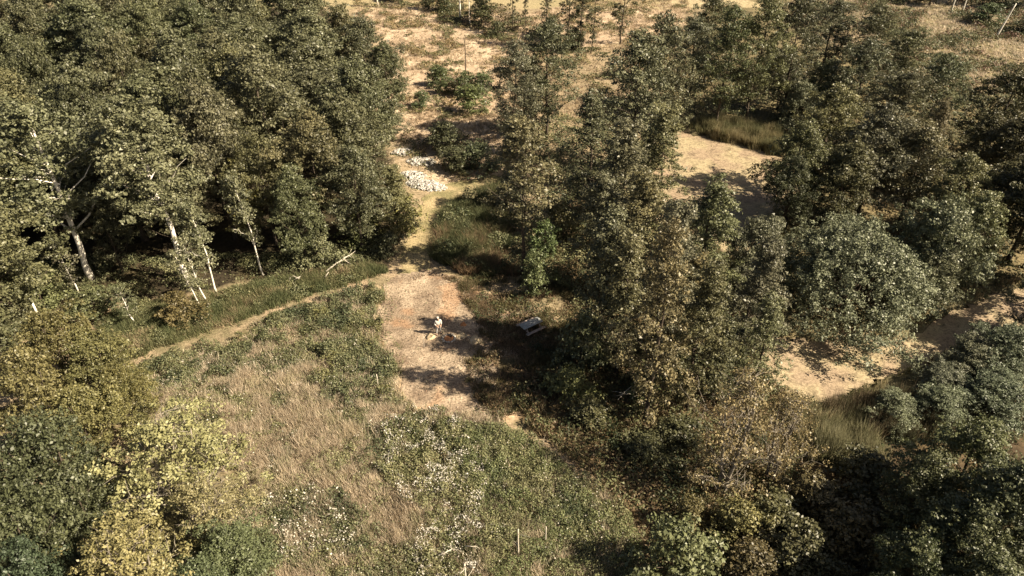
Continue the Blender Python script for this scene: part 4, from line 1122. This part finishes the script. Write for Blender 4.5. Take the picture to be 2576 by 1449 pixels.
# lumps of orange earth and pale ash heaps round it
def heap(name, u, v, r, h, mat, label, cat, seed):
    x, y = at(u, v)
    n, mseg = 20, 6
    rng = np.random.default_rng(seed)
    V, Q = [], []
    for i in range(mseg):
        t = i / mseg
        for k in range(n):
            a = k * 2 * math.pi / n
            q = r * (1 - t) * (1 + .18 * math.sin(3 * a + seed) + .08 * rng.normal())
            V.append((math.cos(a) * q, math.sin(a) * q, h * math.sin(t * math.pi / 2) + rng.normal() * .03 * h - (.06 if i == 0 else 0)))
    for i in range(mseg - 1):
        for k in range(n):
            Q.append((i * n + k, i * n + (k + 1) % n, (i + 1) * n + (k + 1) % n, (i + 1) * n + k))
    V.append((0, 0, h))
    T = [((mseg - 1) * n + k, (mseg - 1) * n + (k + 1) % n, mseg * n) for k in range(n)]
    o = link(name, raw_mesh(name, V, Q, T, [mat], None, True), None, (x, y, zg(x, y) + .03))
    return tag(o, label, cat)


M['haystraw'] = noise_mat('raked_straw', (.34, .25, .15), (.62, .50, .33), 7, .95, .8)
for u, v, r, h, lab in ((1083, 848, .42, .28, 'small yellowish heap of raked straw at the feet of the person'), (1196, 855, .6, .32, 'pale heap of raked dry grass on the table side of the fire pit'), (1160, 844, .4, .15, 'flat little heap of dry grass behind the fire pit')):
    heap('straw_heap', u, v, r, h, M['haystraw'], lab, 'straw heap', int(u))
    x, y = at(u, v)
    P = np.array([(x + math.cos(a) * r, y + math.sin(a) * r) for a in np.arange(10) * .628])
    blades('raked_straw', int(u), P, 120, 5, h * 1.3 + .1, [(.46, .36, .22), (.58, .46, .3)], 1.1, .02, wobble=.05, spread=.08)
heap('earth_mound', 1165, 815, .3, .2, M['ash'], 'small mound of orange earth between the fire pit and the picnic table', 'earth mound', 3)

# ------------------------------------------------------------------ white rubble by the mown path
def rubble(u, v, rx, ry, h, yaw, n, label, seed):
    rng = np.random.default_rng(seed)
    x, y = at(u, v)
    root = empty('rubble_heap', (x, y, zg(x, y)), label, 'rubble heap')
    root.rotation_euler = (0, 0, yaw)
    ms = []
    for s in range(5):
        mb = MB(); Vv, T = rock_arrays(rng, 1.0, .7); mb.add(Vv, None, T); ms.append(mb.mesh('block', [M['rubble']]))
    for k in range(n):
        q = rng.random() ** .5 * .9; a = rng.random() * 6.28
        px, py = math.cos(a) * q * rx, math.sin(a) * q * ry
        b = link('block', ms[k % 5], root, (px, py, h * .8 * (1 - q * q) + .02))
        s = rng.uniform(.13, .30)
        b.scale = (s, s, s); b.rotation_euler = (rng.normal() * .4, rng.normal() * .4, rng.random() * 6)
    mb = MB()
    for k in range(n * 22):
        q = rng.random() ** .5; a = rng.random() * 6.28
        Vv, T = rock_arrays(rng, rng.uniform(.05, .17))
        mb.add(Vv + [math.cos(a) * q * rx * 1.05, math.sin(a) * q * ry * 1.05, max(0, h * (1 - q * q)) + .02 + rng.random() * .06], None, T)
    c = link('chips', mb.mesh('chips', [M['rubble']]), root); c['kind'] = 'stuff'


rubble(1072, 470, 2.3, 1.1, .45, -.35, 26, 'long heap of white chalk rubble beside the mown path', 1)
rubble(1040, 445, 1.5, 1.0, .35, -.5, 12, 'upper end heap of white chalk rubble under the edge of the wood', 2)
rubble(1060, 408, 1.7, 1.2, .3, -.3, 12, 'half shaded heap of grey-white rubble among weeds', 3)
rubble(1012, 385, 1.2, .9, .3, .2, 8, 'scatter of pale rubble between the wood and the dark bush', 4)
M['slab'] = noise_mat('cream_concrete', (.55, .47, .34), (.70, .62, .48), 3, .9, .2)
sx0, sy0 = at(946, 366)
slab = empty('concrete_slabs', (sx0, sy0, zg(sx0, sy0)), 'cream concrete slabs lying at the foot of the wood above the rubble', 'slabs')
for dx, dy, w_, d_, yaw, dz in ((-.45, 0, .9, 1.3, .1, .15), (.5, .1, .8, 1.4, -.2, .22), (0, -.5, 1.5, .7, .3, .10), (.1, .7, .8, .6, -.5, .28)):
    mb = MB(); mb.box((dx, dy, dz + .25), (w_, d_, .16), yaw, [[1, 0, 0], [0, .94, -.34], [0, .34, .94]])
    link('slab', mb.mesh('slab', [M['slab']]), slab)

herbs('rubble_weeds', 39, poly([(930, 370), (1000, 350), (1120, 420), (1130, 490), (1060, 500), (1010, 460)]), 26, .5, .07, OLIVE + STRAW[:2], lambda X, Y: np.clip((fbm(X, Y, 1.2, 99.) - .42) * 7, .02, 1))

# ------------------------------------------------------------------ posts, poles and dead wood
def stake(name, u, vb, vt, r, label, cat, mat='deadwood', du=0, n=6, group=None, twigs=0):
    x, y = at(u, vb)
    d = CAM_H - y * math.tan(PITCH - math.atan((724.5 - vt) / F))
    rng = np.random.default_rng(int(u))
    top = np.array([du * y / 1500.0, 0, d])
    mb = MB()
    mb.tube(wander(rng, np.array([0, 0, -.3]), top, n, d * .03), r * np.linspace(1, .6, n), 7)
    for k in range(twigs):
        t = rng.uniform(.3, .95)
        mb.tube(wander(rng, top * t, top * t + np.array([rng.normal() * .5, rng.normal() * .5, rng.uniform(.1, .6)]) * d * .35, 4, .05), np.linspace(r * .4, r * .15, 4), 4)
    o = link(name, mb.mesh(name, [M[mat]], smooth=True), None, (x, y, zg(x, y)))
    return tag(o, label, cat, group)


stake('pole', 1171, 176, 94, .09, 'slim bare pole standing alone in the dry clearing', 'pole', 'bark')
stake('dead_tree', 2505, 95, 8, .16, 'white dead trunk leaning out over the rough clearing', 'dead tree', 'pale_bark', du=15)
stake('dead_tree', 2420, 32, -60, .12, 'thin white trunk at the top of the rough clearing', 'dead tree', 'pale_bark')
stake('dead_tree', 2392, 32, -40, .12, 'thin white trunk left of its twin at the top of the rough clearing', 'dead tree', 'pale_bark')
stake('birch_tree', 1157, 50, -160, .17, 'white birch trunk rising out of view above the dry clearing', 'birch tree', 'pale_bark')
stake('birch_tree', 951, 18, -190, .17, 'white birch trunk at the far edge of the left wood', 'birch tree', 'pale_bark', du=-6)
stake('birch_tree', 1181, 66, -60, .09, 'thinner birch stem beside the white one on the verge', 'birch tree', 'pale_bark')
stake('birch_tree', 1072, 16, -100, .09, 'thin bent birch stem on the far verge', 'birch tree', 'pale_bark', du=15)
stake('post', 1303, 1400, 1330, .055, 'grey wooden post among the green willowherb', 'post', twigs=2)
stake('post', 1372, 1368, 1322, .05, 'second shorter post in the willowherb', 'post')
stake('post', 1172, 1475, 1415, .07, 'broken post with dead twigs at the bottom edge', 'post', twigs=5)
stake('post', 953, 985, 945, .055, 'pale post at the corner of the nettle belt', 'post')
stake('stick', 1067, 872, 845, .025, 'thin upright stick in the cleared ground near the person', 'stick')
stake('post', 110, 825, 762, .14, 'broken white stump among the orange-tinged leaves', 'stump', 'pale_bark')


def fallen(name, pts, r, label, cat, seed, twigs=6, zs=(.3, .9), mat='deadwood'):
    rng = np.random.default_rng(seed)
    P = np.array([(*at(u, v, z), z) for (u, v), z in zip(pts, np.linspace(zs[0], zs[1], len(pts)))])
    o0 = P[0].copy(); P = P - o0
    mb = MB()
    mb.tube(P, np.linspace(r, r * .4, len(P)), 6)
    L = np.linalg.norm(P[-1])
    for k in range(twigs):
        t = rng.uniform(.3, 1)
        b = P[0] * (1 - t) + P[-1] * t
        d = unit(P[-1] + rng.normal(size=3) * L * .5) * L * rng.uniform(.2, .45)
        mb.tube(wander(rng, b, b + d, 4, L * .06), np.linspace(r * .45, r * .12, 4), 4)
    ob = link(name, mb.mesh(name, [M[mat]], smooth=True), None, tuple(o0 + [0, 0, zg(o0[0], o0[1])]))
    return tag(ob, label, cat)


fallen('fallen_branch', [(820, 682), (845, 662), (880, 640)], .09, 'bleached fallen branch with a brush of twigs at the edge of the wood', 'dead branch', 1, 12)
fallen('fallen_branch', [(715, 710), (738, 693), (752, 700)], .08, 'forked dead branch lying on the bank grass', 'dead branch', 2, 7)
fallen('fallen_branch', [(815, 700), (826, 684)], .06, 'short pale stick poking from the bank grass', 'dead branch', 8, 0)
fallen('fallen_branch', [(742, 590), (765, 572), (778, 556)], .06, 'pale dead branch hanging before the dark wood', 'dead branch', 3, 5, (3.0, 4.2))
fallen('log', [(897, 1096), (925, 1068), (952, 1043)], .07, 'thin log lying in the dry meadow', 'log', 4, 0, (.35, .5))
fallen('fallen_branch', [(1105, 1392), (1120, 1386), (1138, 1376)], .05, 'antler-like dead branch among the white seed heads', 'dead branch', 5, 4, (.9, 1.1))
fallen('fallen_branch', [(1170, 1370), (1200, 1372)], .04, 'dead branch on the seed heads beside a dark hollow', 'dead branch', 6, 4, (.9, 1.1))
fallen('fallen_branch', [(2185, 1008), (2260, 1000)], .05, 'dead branch lying before the near bank willows', 'dead branch', 7, 5)
fallen('fallen_branch', [(1640, 985), (1590, 970), (1560, 995)], .05, 'pale twiggy branch below the brown-leaved alder', 'dead branch', 9, 9, (1.0, 1.6))
fallen('fallen_branch', [(1170, 838), (1180, 848), (1186, 856)], .03, 'bent pale branch sticking out beside the dry grass heap', 'dead branch', 10, 3, (.4, .8))
